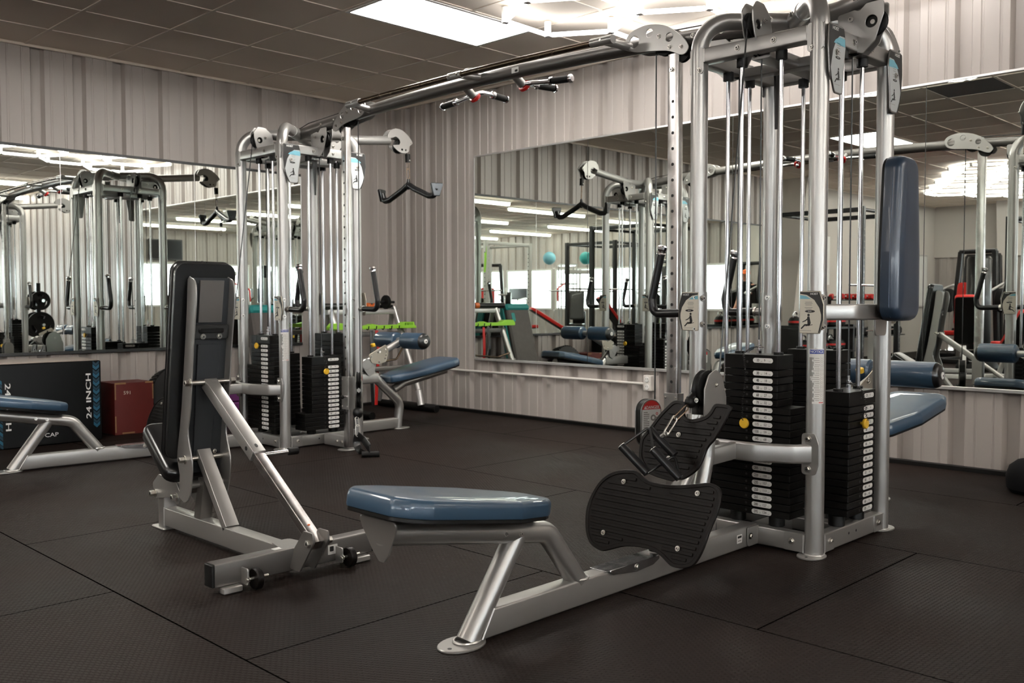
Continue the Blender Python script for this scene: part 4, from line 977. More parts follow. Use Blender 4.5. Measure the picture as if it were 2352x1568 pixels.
mb = MB().use('rubber').ball(rel(3.155, 2.125, .648), .026, 16, (1.15, .9, .95)).tube([rel(3.15, 2.125, .655), rel(3.20, 2.113, .70)], .020, r2=.012, seg=14); bolt(mb, rel(3.150, 2.098, .657), (-.3, -1, .1), .007, .004); mb.obj('ball_stop', t)

# ---------------------------------------------------------------- lat pulldown stations
def lat_station(loc, label, rz_=.728, sd=0.):
    t = thing('lat_pulldown_station', label, 'pulldown bench', loc)
    MB().use('silver').rtube([(HX + .02, 0, .052), (.905, 0, .052)], .06, .082).obj('base_beam', t)
    MB().use('silver').prism([(x * 1.4 + .02, y) for x, y in circ(.060, 28)], .008, Matrix.Translation((.93, 0, 0)), ch=.002).obj('foot_disc', t)
    MB().use('silver').tube([(.915, 0, .006), (.945, 0, .215), (.60, 0, .515)], .036, fil=.10, seg=26, n=9).obj('upright', t)
    MB().use('silver').rtube([(HX + .01, 0, .435), (.70, 0, .435)], .075, .085, rad=.014).obj('upper_beam', t)
    MB().use('silver').tube([(.875, 0, .325), (.98, 0, .375 - sd), (1.44, 0, .462 - sd)], .034, fil=.06, seg=22).obj('seat_frame', t)
    M = FR((1.51, 0, .505 - sd), (-1, 0, -.175), (0, -1, 0))
    MB().pad(seat_outline(.72, .11, .178, .09, .11, .42), .07, M, er=.026, crown=.006, bt=.013).obj('seat_pad', t)
    # adjustable roller arm
    mb = MB().use('silver').tube([(.60, 0, .565), (.962, 0, rz_ - .003)], .028, seg=20).cyl((.575, -.05, .55), (.575, .05, .55), .046, 24, ch=.004).cyl((.515, -.045, .555), (.515, .045, .555), .028, 20)
    mb.prism(round_poly([(-.06, -.03), (.03, .075), (.07, .05), (.055, -.07), (.0, -.10)], .025, 4), .006, FR((.60, -.042, .55), (1, 0, 0), (0, 0, 1)), ch=.001); mb.obj('roller_arm', t)
    mb = MB().use('tan_metal').prism(round_poly([(-.075, .005), (.10, .085), (.125, .02), (.10, -.055), (.03, -.075), (-.045, -.06)], .014, 3), .006, FR((.665, -.05, .62), (1, 0, 0), (0, 0, 1)), holes=[circ(.006, 10, .095, .045), circ(.006, 10, .098, .02), circ(.006, 10, .097, -.005), circ(.006, 10, .088, -.03), rrect(.02, .03, .006, 3, .04, .03)], ch=.001)
    for a in ((-.05, -.01), (.02, .025), (.03, -.055)): bolt(mb, (.665 + a[0], -.056, .62 + a[1]), (0, -1, 0), .008, .005)
    mb.use('yellow').cyl((.655, -.03, .688), (.648, -.03, .712), .020, 16, ch=.003); mb.obj('adjuster_plate', t)
    sh = MB().use('silver').cyl((.962, -.318, rz_), (.962, .318, rz_), .014, 16).cyl((.962, -.04, rz_), (.962, .04, rz_), .024, 20); sho = sh.obj('roller_shaft', t)
    for s in (-1, 1):
        p = V(.962, s * .042, rz_); Mx = axis_frame(p, (0, s, 0))
        MB().use('navy_vinyl' if False else 'blue_vinyl').lathe([(.02, 0), (.056, .001), (.066, .012), (.067, .03), (.067, .235), (.065, .247)], Mx, 32).use('black_vinyl').lathe([(.065, .246), (.058, .262), (.048, .270), (.022, .272), (.001, .272)], Mx, 32).use('white').lathe([(.017, .272), (.019, .277), (.012, .279), (.001, .279)], Mx, 18).use('ink').lathe([(.006, .279), (.006, .2795), (.001, .2796)], Mx, 6).obj('foam_roller', t)
    # overhead arm
    MB().use('silver').tube([(.02, 0, HUB), (.30, 0, HUB), (.845, 0, 2.352)], .036, fil=.15, seg=26).obj('overhead_arm', t)
    ol = smooth_closed([(.815, 2.368), (.835, 2.425), (.90, 2.452), (.975, 2.440), (1.045, 2.390), (1.072, 2.350), (1.040, 2.325), (1.032, 2.285), (1.0, 2.262), (.945, 2.262), (.895, 2.285), (.868, 2.315), (.935, 2.325), (.940, 2.36), (.90, 2.385), (.868, 2.372)], 2)
    for s in (-.032, .026):
        mb = MB().use('silver').prism(ol, .006, FR((0, s + .006, 0), (1, 0, 0), (0, 0, 1)), holes=[circ(.009, 12, .962, 2.288), circ(.009, 12, 1.0, 2.288)], ch=.001)
        bolt(mb, (1.055, s if s < 0 else s + .006, 2.352), (0, -1 if s < 0 else 1, 0), .006, .004); mb.obj('end_plate', t)
    mb = MB(); pulley(mb, (.955, 0, 2.315), (0, 1, 0), .055, .026); mb.obj('arm_pulley', t)
    mb = MB().use('cable').tube([(.955, 0, 2.372), (.60, 0, 2.345), (.30, 0, 2.33)], .0032, seg=7).tube([(1.012, 0, 2.31), (1.045, 0, 2.235)], .0036, seg=8); mb.obj('arm_cable', t)
    mb = MB().use('rubber').tube([(1.043, 0, 2.262), (1.046, 0, 2.196)], .021, seg=14).use('bolt').cyl((1.046, -.022, 2.21), (1.046, -.025, 2.21), .006); mb.obj('cable_stop', t)
    mb = carabiner(MB(), (1.046, 0, 2.20), (1.046, 0, 2.135), .009, .003, 'bronze'); carabiner(mb, (1.046, 0, 2.145), (1.050, 0, 2.062), .012, .0034, 'bronze'); mb.obj('carabiner', t)
    return t
LS1 = lat_station(T1, 'pulldown bench with blue rollers behind the near machine, its seat pale in the light', .672, .038)
LS2 = lat_station(T2, 'pulldown bench with blue rollers and blue seat in the corner beside the far machine')
# pad-side pulley arm of the near tower (runs out of the top of the frame)
t = thing('overhead_pulley_arm', 'silver overhead arm rising from the near tower out of the top edge', 'machine arm', (T1[0], T1[1], 0))
MB().use('silver').tube([(0, -.02, HUB), (0, -.22, HUB + .01), (0, -.80, 2.44)], .038, fil=.2, seg=26).obj('arm_tube', t)
mb = MB().use('silver').prism(circ(.075, 28), .006, FR((-.034, -.86, 2.42), (0, 1, 0), (0, 0, 1)), ch=.001).prism(circ(.075, 28), .006, FR((.028, -.86, 2.42), (0, 1, 0), (0, 0, 1)), ch=.001); pulley(mb, (0, -.88, 2.41), (1, 0, 0), .055, .026); bolt(mb, (-.038, -.30, HUB + .03), (-1, 0, 0), .010, .006); mb.obj('arm_pulley', t)
# pulldown bar on the far machine
t = thing('pulldown_bar', 'black two-grip pulldown bar hanging from the far machine\'s overhead arm', 'cable handle', (4.965, 6.125, 2.06), R(92))
mb = MB().use('black_metal').tube([(0, 0, 0), (0, 0, -.035)], .010, r2=.016, seg=12)
mb.tube([(-.335, 0, -.10), (-.312, 0, -.160), (-.25, 0, -.157), (-.06, 0, -.080), (0, 0, -.045), (.06, 0, -.080), (.25, 0, -.157), (.312, 0, -.160), (.335, 0, -.10)], .0245, fil=[.03, .05, .2, .06, .2, .05, .03], seg=14, n=6).ball((0, 0, -.055), .028, 12, (1, 1, 1.2)); mb.obj('bar_body', t)
for s in (-1, 1):
    mb = MB().use('black_vinyl').prism(round_poly([(-.055, .060), (.055, .060), (.026, -.045), (-.026, -.045)], .010, 3), .026, FR((s * .340, 0, -.120), (.35 * s, -.9, 0), (.10 * s, 0, 1)) @ Matrix.Translation((0, 0, -.013)), ch=.004); mb.obj('hand_grip', t)
# strap handle at the foot of the far column
t = thing('strap_handle', 'black strap handle on a steel clip lying on the floor at the far column', 'cable handle', (3.84, 5.30, 0))
def rel(*p): return Vector(p) - V(3.84, 5.30, 0)
mb = carabiner(MB(), rel(3.86, 5.345, .25), rel(3.86, 5.335, .185), .012, .003, 'bolt'); carabiner(mb, rel(3.86, 5.336, .195), rel(3.855, 5.325, .115), .015, .0035, 'bolt'); mb.obj('snap_clip', t)
mb = MB().use('black_vinyl').rtube([rel(3.855, 5.325, .125), rel(3.85, 5.345, .06), rel(3.85, 5.29, .020), rel(3.80, 5.16, .016)], .052, .007, up=(.7, .7, .1), fil=[.05, .04]).rtube([rel(3.855, 5.325, .125), rel(3.86, 5.27, .10), rel(3.86, 5.20, .05), rel(3.80, 5.12, .020)], .052, .007, up=(.7, .7, .3), fil=[.05, .05]); mb.obj('webbing_loop', t)
MB().use('rubber').tube([rel(3.765, 5.16, .022), rel(3.86, 5.09, .022)], .020, seg=16).obj('grip_tube', t)

# ================================================================= INCLINE UTILITY BENCH (black pads, seen from behind)
BX = 1.955; B0 = V(BX, 3.6, 0)
t = thing('utility_bench', 'upright grey steel bench with black padded back and two small rubber wheels', 'weight bench', B0)
def q(x, y, z): return V(x, y - 3.6, z)       # x relative to the bench centre line, y and z in the room
mb = MB().use('silver_dark').rtube([q(-.345, 3.12, .070), q(.345, 3.12, .070)], .062, .086, rad=.005)
mb.use('white').prism(rrect(.10, .028, .002, 1), .0006, Matrix.Translation(q(-.04, 3.125, .1133))).prism(rrect(.045, .038, .002, 1), .0006, FR(q(.155, 3.0885, .075), (1, 0, 0), (0, 0, 1)))
mb.use('ink').prism(rrect(.018, .020, .002, 1), .0005, FR(q(.150, 3.0880, .078), (1, 0, 0), (0, 0, 1))); mb.obj('cross_beam', t)
for s in (-1, 1):
    MB().use('rubber').box(q(s * .350, 3.12, .070), (.012, .058, .082), ch=.003).obj('end_cap', t)
    mb = MB().use('weld').box(q(s * .285, 3.085, .014), (.075, .035, .024), ch=.004); mb.obj('floor_pad', t)
    mb = MB().use('silver').prism(round_poly([(-.035, -.025), (.025, -.025), (.025, .035), (-.035, .035)], .008, 3), .006, FR(q(s * .205 - .003 - .028, 3.068, .050), (0, -1, 0), (0, 0, 1)), ch=.001); bolt(mb, q(s * .205 - .028, 3.050, .046), (-1, 0, 0), .008, .007)
    mb.use('bolt').cyl(q(s * .205 - .04, 3.050, .046), q(s * .205 + .05, 3.050, .046), .006, 12); mb.obj('wheel_bracket', t)
    MB().use('rubber_brown').lathe([(.012, -.012), (.036, -.013), (.040, -.008), (.040, .008), (.036, .013), (.012, .012)], FR(q(s * .205 + .002, 3.050, .043), (0, 1, 0), (0, 0, 1)), 28).obj('wheel', t)
mb = MB().use('silver').rtube([q(0, 3.14, .066), q(0, 4.165, .062)], .062, .082, rad=.004)
mb.prism(round_poly([(-.065, -.05), (.065, -.05), (.045, .085), (-.035, .085)], .02, 3), .006, Matrix.Translation(q(0, 3.145, .108)), ch=.001); mb.use('weld').cyl(q(-.031, 4.165, .02), q(-.031, 4.165, .105), .0035, 8); mb.obj('main_beam', t)
mb = MB().use('silver').rtube([q(0, 4.195, .006), q(0, 4.195, .205)], .062, .062, up=(0, 1, 0), rad=.005); mb.prism(rrect(.085, .13, .012, 3), .008, Matrix.Translation(q(0, 4.215, 0)), ch=.002)
mb.use('silver').prism(round_poly([(-.06, -.03), (-.085, .035), (-.02, .085), (.15, .075), (.20, .02), (.17, -.035), (.10, -.005), (.02, -.02)], .02, 3), .006, FR(q(-.042, 4.16, .175), (0, -1, 0), (0, 0, 1)), ch=.001)
mb.use('silver').prism(round_poly([(-.06, -.03), (-.085, .035), (-.02, .085), (.15, .075), (.20, .02), (.17, -.035), (.10, -.005), (.02, -.02)], .02, 3), .006, FR(q(.048, 4.16, .175), (0, -1, 0), (0, 0, 1)), ch=.001)
for a, z in ((4.215, .168), (4.0, .180)): bolt(mb, q(-.049, a, z), (-1, 0, 0), .014, .022); bolt(mb, q(.049, a, z), (1, 0, 0), .014, .022)
mb.obj('rear_post', t)
# telescoping strut
a, b, c = q(0, 3.775, .700), q(0, 3.378, .431), q(0, 2.955, .145)
mb = MB().use('silver').rtube([a, b], .058, .050, rad=.004); d = (b - a).normalized()
mb.use('ink').cyl(b - d * .05 + V(-.0295, 0, 0), b - d * .05 + V(-.0300, 0, 0), .009, 12); mb.prism([(x * .8, y * 1.4) for x, y in circ(.008, 12)], .001, FR(b - d * .035 + V(0, -.0155, .0205), (1, 0, 0), -d)); mb.obj('strut_sleeve', t)
mb = MB().use('column_steel').rtube([a + d * .10, c], .046, .038, rad=.004); mb.use('orange').prism([(x * 1.6, y) for x, y in circ(.004, 10)], .0005, FR(c - d * .09 + V(0, -.0125, .0155), (1, 0, 0), -d)); mb.obj('strut_bar', t)
for s in (-1, 1):
    mb = MB().use('silver_dark').prism(round_poly([(-.03, .045), (.03, .045), (.035, .01), (-.06, -.115), (-.13, -.115), (-.095, -.03)], .008, 3), .008, FR(q(s * .032 - .004, 2.955, .155), (0, -1, 0), (0, 0, 1)), ch=.001)
    bolt(mb, q(s * .036, 2.952, .158), (s, 0, 0), .014, .016); mb.obj('strut_bracket', t)
mb = MB().use('chrome').cyl(b + V(.02, .03, -.005), b + V(.165, .03, -.005), .0095, 16).use('rubber').cyl(b + V(.155, .03, -.005), b + V(.205, .03, -.005), .0155, 18, ch=.004); mb.obj('pull_pin', t)
# short struts
mb = MB().use('silver').rtube([q(0, 3.845, .398), q(0, 3.605, .10)], .062, .036, rad=.003); mb.obj('front_strut', t)
mb = MB().use('silver_dark').rtube([q(.0, 3.81, .28), q(.0, 3.855, .10)], .055, .055, rad=.003); mb.obj('inner_strut', t)
# back frame: channel plate and two side flanges
FL = [(3.742, 1.150), (3.716, 1.140), (3.704, 1.108), (3.706, 1.03), (3.738, .853), (3.770, .60), (3.796, .510), (3.790, .45), (3.762, .372), (3.768, .296), (3.788, .222), (3.825, .188), (3.862, .190), (3.885, .215), (3.878, .30), (3.900, .37), (3.885, .45), (3.850, .60), (3.790, 1.0), (3.775, 1.145)]
for s in (-1, 1):
    mb = MB().use('silver').prism(smooth_closed([(y - 3.6, z) for y, z in FL], 2), .006, FR((s * .088 - .003, 0, 0), (0, 1, 0), (0, 0, 1)), ch=.001)
    for y, z, L in ((3.768, .706, .022), (3.832, .372, .022)): bolt(mb, q(s * .091, y, z), (s, 0, 0), .014, L)
    mb.use('bolt').cyl(q(s * .02, 3.768, .706), q(s * .088, 3.768, .706), .011, 14).cyl(q(s * .02, 3.832, .372), q(s * .088, 3.832, .372), .011, 14)
    mb.obj('side_flange', t)
Mb = FR(q(0, 3.800, .72), (1, 0, 0), (0, -.14, .99))
mb = MB().use('graphite').prism([(-.085, .435), (.085, .435), (.085, -.42), (-.085, -.42)], .003, Mb @ Matrix.Translation((0, 0, -.006))); mb.use('silver_dark').prism([(-.055, .425), (.055, .425), (.052, .245), (-.055, .245)], .010, Mb, ch=.001)
mb.use('ink').prism(rrect(.165, .062, .006, 3, 0, .205), .018, Mb, ch=.003).use('black_metal').prism(rrect(.115, .020, .008, 3, 0, .212), .008, Mb @ Matrix.Translation((0, 0, .018)), ch=.003)
for x in (-.035, .04): bolt(mb, Mb @ V(x, .186, .018), -Mb.col[2].xyz * -1, .009, .004)
mb.use('graphite').prism([(-.05, .15), (.055, .15), (.03, -.39), (-.045, -.39)], .008, Mb, ch=.001); bolt(mb, Mb @ V(.055, -.33, .003), Mb.col[2].xyz, .007, .005); mb.obj('back_frame', t)
Mp = FR(q(0, 3.842, .790), (-1, 0, 0), (0, -.14, .99))
o = MB().pad(round_poly([(-.142, -.43), (.142, -.43), (.142, .43), (-.142, .43)], .045, 5), .068, Mp, er=.028, crown=.006, base='black_vinyl', top='black_vinyl', bt=.02).obj('back_pad', t)
mb = MB().use('black_vinyl'); sp = [Mp @ V(x, y, .040) for x, y in inset(ccw(round_poly([(-.142, -.43), (.142, -.43), (.142, .43), (-.142, .43)], .045, 5)), -.0005)]; mb.tube(sp + [sp[0]], .0022, seg=5, caps=False).tube([Mp @ V(0, .432, .0), Mp @ V(0, .4325, .045)], .002, seg=5); mb.obj('pad_piping', o)
Ms = FR(q(0, 4.075, .345), (-1, 0, 0), (0, .86, .50)) 
Ms = FR(q(0, 4.075, .345), (1, 0, 0), (0, .86, .50))
o = MB().pad(round_poly([(-.135, -.175), (.135, -.175), (.105, .20), (-.105, .20)], .05, 5), .062, Ms, er=.024, crown=.005, base='black_vinyl', top='black_vinyl', bt=.018).obj('seat_pad', t)
mb = MB().use('silver').rtube([q(0, 4.20, .37), q(0, 3.90, .22)], .07, .03, rad=.003).cyl(q(-.085, 3.832, .255), q(.085, 3.832, .255), .013, 14); bolt(mb, q(-.036, 4.13, .33), (-1, 0, 0), .010, .008); mb.obj('seat_bracket', t)

# ================================================================= ALONG THE END WALL
t = thing('plyo_box', 'black soft jump box with CAP lettering and blue arrow strips against the wall', 'jump box', (2.475, 7.49, 0))
mb = MB().use('box_black').box((0, 0, .305), (.79, .49, .605), ch=.008); mb.obj('box_cover', t)
MB().use('box_top').prism(smooth_closed(round_poly([(-.385, -.235), (.385, -.235), (.385, .235), (-.385, .235)], .03, 3), 1), .014, Matrix.Translation((0, 0, .603)), ch=.005).obj('top_panel', t)
Mf = FR((0, -.2455, 0), (1, 0, 0), (0, 0, 1)); mb = MB().use('white')
mb.text('CAP', .030, Mf @ Matrix.Translation((.03, .075, .0008)), w=1.25); mb.obj('lettering', t)
mb = MB().use('white'); Mr = Mf @ Matrix.Translation((.302, .345, .0008)) @ Matrix.Rotation(R(90), 4, 'Z'); mb.text('24 INCH', .038, Mr, w=1.75, bold=True); mb.obj('lettering', t)
mb = MB().use('white'); Ml = Mf @ Matrix.Translation((-.262, .300, .0008)) @ Matrix.Rotation(R(-90), 4, 'Z'); mb.text('24 INCH', .038, Ml, w=1.75, bold=True); mb.obj('lettering', t)
mat('arrow_blue', (.015, .10, .17), .5); mat('arrow_mid', (.006, .035, .06), .5)
mb = MB()
for s, x in ((1, .358), (-1, -.322)):
    for i in range(8):
        z = .10 + i * .062; zz = z if s > 0 else .64 - z - .03
        for mname, dz, hh in (('arrow_mid', .030, .022), ('arrow_blue', .0, .026)):
            mb.use(mname).flat([(x - .024, zz + s * (dz + .022)), (x, zz + s * dz), (x + .024, zz + s * (dz + .022)), (x + .024, zz + s * (dz + .022 + hh)), (x, zz + s * (dz + hh)), (x - .024, zz + s * (dz + .022 + hh))], Mf, .0008)
mb.obj('arrow_strip', t)
t = thing('wooden_box', 'worn dark red wooden box marked 591 between the black box and the tyre', 'wooden box', (3.19, 7.545, 0))
mb = MB().use('wood_red').box((0, 0, .205), (.315, .29, .41), ch=.003)
mb.use('wood_raw')
for x0_, z0_, w_, h_ in ((-.155, .40, .09, .014), (.09, .40, .065, .014), (-.155, .28, .010, .12), (-.155, .02, .010, .13), (.147, .27, .010, .12), (-.10, .006, .10, .012)): mb.prism(rrect(w_, h_, .002, 1, x0_ + w_ / 2, z0_ + h_ / 2), .0008, FR((0, -.1455, 0), (1, 0, 0), (0, 0, 1)))
mb.obj('box_body', t)
mb = MB().use('offwhite').text('591', .028, FR((-.055, -.1468, .33), (1, 0, 0), (0, 0, 1)), w=1.1); mb.obj('painted_number', t)
# tyre leaning on the wall
mb = MB().use('rubber'); Mt = FR((3.61, 7.52, .255), (1, 0, 0), (0, .25, 1))
mb.lathe([(.13, -.07), (.20, -.085), (.245, -.07), (.25, -.03), (.25, .03), (.245, .07), (.20, .085), (.13, .07), (.13, -.07)], Mt, 40)
for k in range(44):
    a = 2 * math.pi * k / 44; mb.box((0, 0, 0), (.012, .022, .13), Mt @ Matrix.Rotation(a, 4, 'Z') @ Matrix.Translation((.252, 0, 0)), ch=.002)
tag(mb.obj('tyre', None), 'black treaded rubber tyre leaning on the wall behind the utility bench', 'tyre')
# purple steps
for i in range(3):
    mb = MB().use('purple').prism(rrect(.32 - .02 * (i % 2), .28, .05, 4), .09, Matrix.Translation((0, 0, 0)), ch=.012); mb.use('ink').prism(rrect(.26, .22, .04, 4), .003, Matrix.Translation((0, 0, .0895)), ch=.001)
    tag(mb.obj('aerobic_step', None, (4.03 + .01 * i, 7.50, .001 + .0945 * i)), 'purple aerobic step behind the far machine, %s of the stack' % ('bottom', 'middle', 'top')[i], 'aerobic step', 'purple steps on the floor')
# teal-capped mat leaning on the wall
t = thing('folded_gym_mat', 'tall grey folded mat with a teal top edge leaning behind the far machine', 'gym mat', (4.47, 7.43, 0))
Mm = FR((0, -.20, .001), (1, 0, 0), (0, .27, 1)); mb = MB().use('grey_foam').prism(rrect(.36, 1.0, .02, 3, 0, .50), .15, Mm @ Matrix.Translation((0, 0, -.15)), ch=.02); mb.obj('mat_body', t)
mb = MB().use('teal').prism(rrect(.375, .075, .03, 4, 0, 1.02), .175, Mm @ Matrix.Translation((0, 0, -.163)), ch=.02).prism(rrect(.03, 1.0, .01, 2, .18, .52), .10, Mm @ Matrix.Translation((0, 0, -.15)), ch=.01).prism(rrect(.05, .10, .012, 2, .10, .90), .004, Mm @ Matrix.Translation((0, 0, 0))); mb.obj('teal_cover', t)
# storage rack in the corner
RK = thing('storage_rack', 'silver A-frame storage rack with black feet in the mirrored corner', 'storage rack', (5.375, 7.20, 0))
for x in (-.375, .375):
    MB().use('silver').tube([(x, .13, .995), (x, -.24, .20)], .030, seg=20).obj('leg', RK)
    MB().use('trim_metal').tube([(x, -.24, .20), (x, -.275, .06)], .033, seg=20).obj('leg_sleeve', RK)
    MB().use('rubber').tube([(x + .03, -.47, .036), (x + .03, .42, .036)], .034, seg=18).obj('floor_foot', RK)
    MB().use('silver').tube([(x, .15, .97), (x, .38, .06)], .024, seg=16).obj('rear_leg', RK)
for z, y in ((.95, .115), (.74, .02), (.42, -.13)):
    MB().use('trim_metal' if z > .9 else 'silver_dark').rtube([(-.42, y, z), (.40, y, z)], .05, .045).obj('rail', RK)
mb = MB().use('bronze').tube([(.52, -.05, .70), (.40, -.06, .70), (.22, -.10, .50), (-.20, -.10, .46), (-.36, -.12, .50)], .010, fil=.04, seg=10); mb.obj('side_bar', RK)
for i in range(5): MB().use('black_metal').tube([(-.10 + .09 * i, -.02, .81), (-.10 + .09 * i, -.09, .78), (-.10 + .09 * i, -.10, .82)], .005, fil=.02, seg=8).obj('hook', RK)
t = thing('exercise_rail', 'bright green slotted plastic rail lying along the storage rack', 'exercise rail', (5.375, 7.17, .79))
GP = [(-.50, 0), (.50, 0), (.50, .018), (.48, .030), (.47, .062), (.02 + .33, .062), (.31, .038), (.05, .034), (-.03, .050), (-.10, .034), (-.30, .036), (-.34, .060), (-.47, .060), (-.50, .030)]
MB().use('green').prism(round_poly(GP, .008, 2), .07, FR((0, .035, 0), (1, 0, 0), (0, 0, 1)), holes=[rrect(.012, .022, .003, 2, .365 + .020 * k, .040) for k in range(5)], ch=.003).obj('rail_body', t)
for nm, lb, pts, r, mt_ in (('exercise_bar', 'black padded exercise bar resting on top of the storage rack', [(4.88, 7.315, 1.003), (5.50, 7.315, 1.003)], .030, 'black_vinyl'), ('exercise_bar', 'thin black bar lying behind the padded bar on the rack', [(4.95, 7.40, 1.0), (5.78, 7.40, 1.0)], .018, 'black_metal')):
    o = MB().use(mt_).tube(pts, r, seg=16).obj(nm, None); tag(o, lb, 'exercise bar')
t = thing('ab_wheel', 'black ab roller wheel standing at the right end of the storage rack', 'ab wheel', (5.64, 7.315, .973))
MB().use('rubber').cyl((-.018, 0, .07), (.018, 0, .07), .068, 26, ch=.008).obj('wheel', t); MB().use('black_metal').cyl((-.10, 0, .07), (.10, 0, .07), .012, 12).obj('handle', t)
t = thing('hand_weight', 'small bright red-orange dumbbell at the near edge of the rack', 'hand weight', (5.42, 7.245, .973), R(20))
mb = MB().use('orange').cyl((-.075, 0, .032), (.075, 0, .032), .014, 12).prism(circ(.031, 8), .05, axis_frame((-.09, 0, .032), (1, 0, 0)), ch=.005).prism(circ(.031, 8), .05, axis_frame((.04, 0, .032), (1, 0, 0)), ch=.005); mb.obj('body', t)
t = thing('hanging_straps', 'black and red straps hanging from the storage rack beside the mirror', 'straps', (5.34, 7.11, .46))
for x, m_ in ((-.03, 'black_vinyl'), (.03, 'red')):
    MB().use(m_).rtube([(x, 0, .32), (x * 1.4, -.02, .10), (x, 0, -.10), (x * .6, 0, -.38)], .035, .008, up=(0, 1, 0), fil=[.05, .05]).obj('strap', t)
# bag at the right edge
mb = MB().use('cloth_dark'); ol = smooth_closed([(-.25, -.13), (0, -.16), (.25, -.13), (.28, .05), (.15, .15), (-.15, .15), (-.28, .05)], 4)
rings = []
for k, (sc_, z) in enumerate([(.9, 0), (1, .03), (1.02, .08), (.92, .13), (.7, .165), (.35, .185), (.05, .19)]): rings.append([V(x * sc_, y * sc_, z + .008 * math.sin(9 * x + k)) for x, y in ol])
rings[0] = [V(p.x, p.y, 0) for p in rings[0]]
mb.sweep(rings); tag(mb.obj('gym_bag', None, (5.775, 1.56, .001)), 'black cloth gym bag on the floor at the right edge, below the mirror', 'bag')

# ================================================================= THE REST OF THE GYM, SEEN IN THE MIRRORS
def power_rack(label, x, y, rz, m_='black_metal', h=2.28, w=1.15, d=1.2):
    t = thing('power_rack', label, 'power rack', (x, y, 0), rz)
    for sx in (-1, 1):
        for sy in (-1, 1):
            mb = MB().use(m_).rtube([(sx * w / 2, sy * d / 2, 0), (sx * w / 2, sy * d / 2, h)], .07, .07, up=(0, 1, 0)); mb.use('ink' if m_ != 'black_metal' else 'silver_dark')
            for k in range(22): mb.cyl((sx * w / 2, sy * d / 2 - .036, .3 + k * .08), (sx * w / 2, sy * d / 2 - .0365, .3 + k * .08), .012, 8)
            mb.obj('upright', t)
        for z in (.05, h - .04): MB().use(m_).rtube([(sx * w / 2, -d / 2, z), (sx * w / 2, d / 2, z)], .06, .06).obj('side_rail', t)
    for sy in (-1, 1): MB().use(m_).tube([(-w / 2, sy * d / 2, h - .04), (w / 2, sy * d / 2, h - .04)], .024).obj('top_bar', t)
    MB().use(m_).rtube([(-w / 2, d / 2, .05), (w / 2, d / 2, .05)], .06, .06).obj('base_rail', t)
    MB().use('chrome').tube([(-1.05, -d / 2 - .06, 1.25), (1.05, -d / 2 - .06, 1.25)], .014).obj('barbell', t)
    return t
power_rack('black power rack with a chrome barbell in front of the end wall mirror', -.45, 6.05, 0)
power_rack('second black power rack nearer the plaster wall', -2.5, 3.7, R(0), h=2.2)
t = power_rack('white power rack with a green band, reflected at the left of the side mirror', -.9, 1.9, R(90), 'leg_white', 2.2)
MB().use('green').rtube([(.58, -.62, 2.1), (.60, -.64, 1.85), (.57, -.63, 1.6)], .06, .01, up=(0, 1, 0), fil=.1).obj('elastic_band', t)
def padded_bench(label, x, y, rz, color, inc):
    t = thing('weight_bench', label, 'weight bench', (x, y, 0), rz)
    MB().use('leg_white').rtube([(-.6, 0, .05), (.6, 0, .05)], .06, .06).rtube([(-.45, 0, .06), (-.1, 0, .42)], .05, .05, up=(0, 1, 0)).rtube([(.45, 0, .06), (.2, 0, .42)], .05, .05, up=(0, 1, 0)).obj('frame', t)
    for x_ in (-.6, .6): MB().use('leg_white').rtube([(x_, -.25, .03), (x_, .25, .03)], .06, .06).obj('floor_bar', t)
    M = FR((-.15, 0, .44), (1, 0, 0), (0, 1, 0)); MB().pad(round_poly([(-.25, -.13), (.10, -.13), (.10, .13), (-.25, .13)], .03, 3), .07, M, top=color).obj('seat_pad', t)
    M = FR((-.02, 0, .44), (math.cos(inc), 0, math.sin(inc)), (0, 1, 0)); MB().pad(round_poly([(0, -.13), (.85, -.13), (.85, .13), (0, .13)], .04, 3), .07, M, top=color).obj('back_pad', t)
    return t
padded_bench('red incline bench with a white frame reflected at the right edge', -.95, 3.95, R(-35), 'red', R(32))
padded_bench('long red flat bench reflected low in the side mirror', -2.6, 1.2, R(60), 'red', R(3))
padded_bench('black bench in the middle of the room towards the windows', -4.4, -2.5, R(20), 'black_vinyl', R(40))
# punching bag, ball shelf
t = thing('punching_bag', 'tall black free-standing punching bag reflected beside the steel column', 'punching bag', (-2.75, 4.95, 0))
MB().use('rubber').lathe([(.28, 0), (.30, .05), (.22, .22), (.12, .30), (.001, .31)], Matrix(), 28).obj('base', t); MB().use('black_vinyl').lathe([(.15, .32), (.17, .36), (.17, 1.66), (.15, 1.70), (.001, 1.71)], Matrix(), 28).obj('bag', t)
t = thing('storage_shelf', 'tall white shelf unit with exercise balls on its top board', 'shelf', (-6.7, -1.1, 0), R(45))
for z in (.3, .9, 1.5, 2.0): MB().use('leg_white').box((0, 0, z), (1.3, .45, .03)).obj('shelf_board', t)
for x_ in (-.63, .63):
    for y_ in (-.2, .2): MB().use('leg_white').rtube([(x_, y_, 0), (x_, y_, 2.0)], .035, .035, up=(0, 1, 0)).obj('post', t)
for (x_, y_, c_, l_) in ((-6.36, -1.44, 'cyan_ink', 'blue exercise ball on the white shelf'), (-7.05, -.76, 'teal', 'green exercise ball on the white shelf')):
    o = MB().use(c_).ball((0, 0, 0), .17, 28).obj('exercise_ball', None, (x_, y_, 2.186)); tag(o, l_, 'exercise ball')
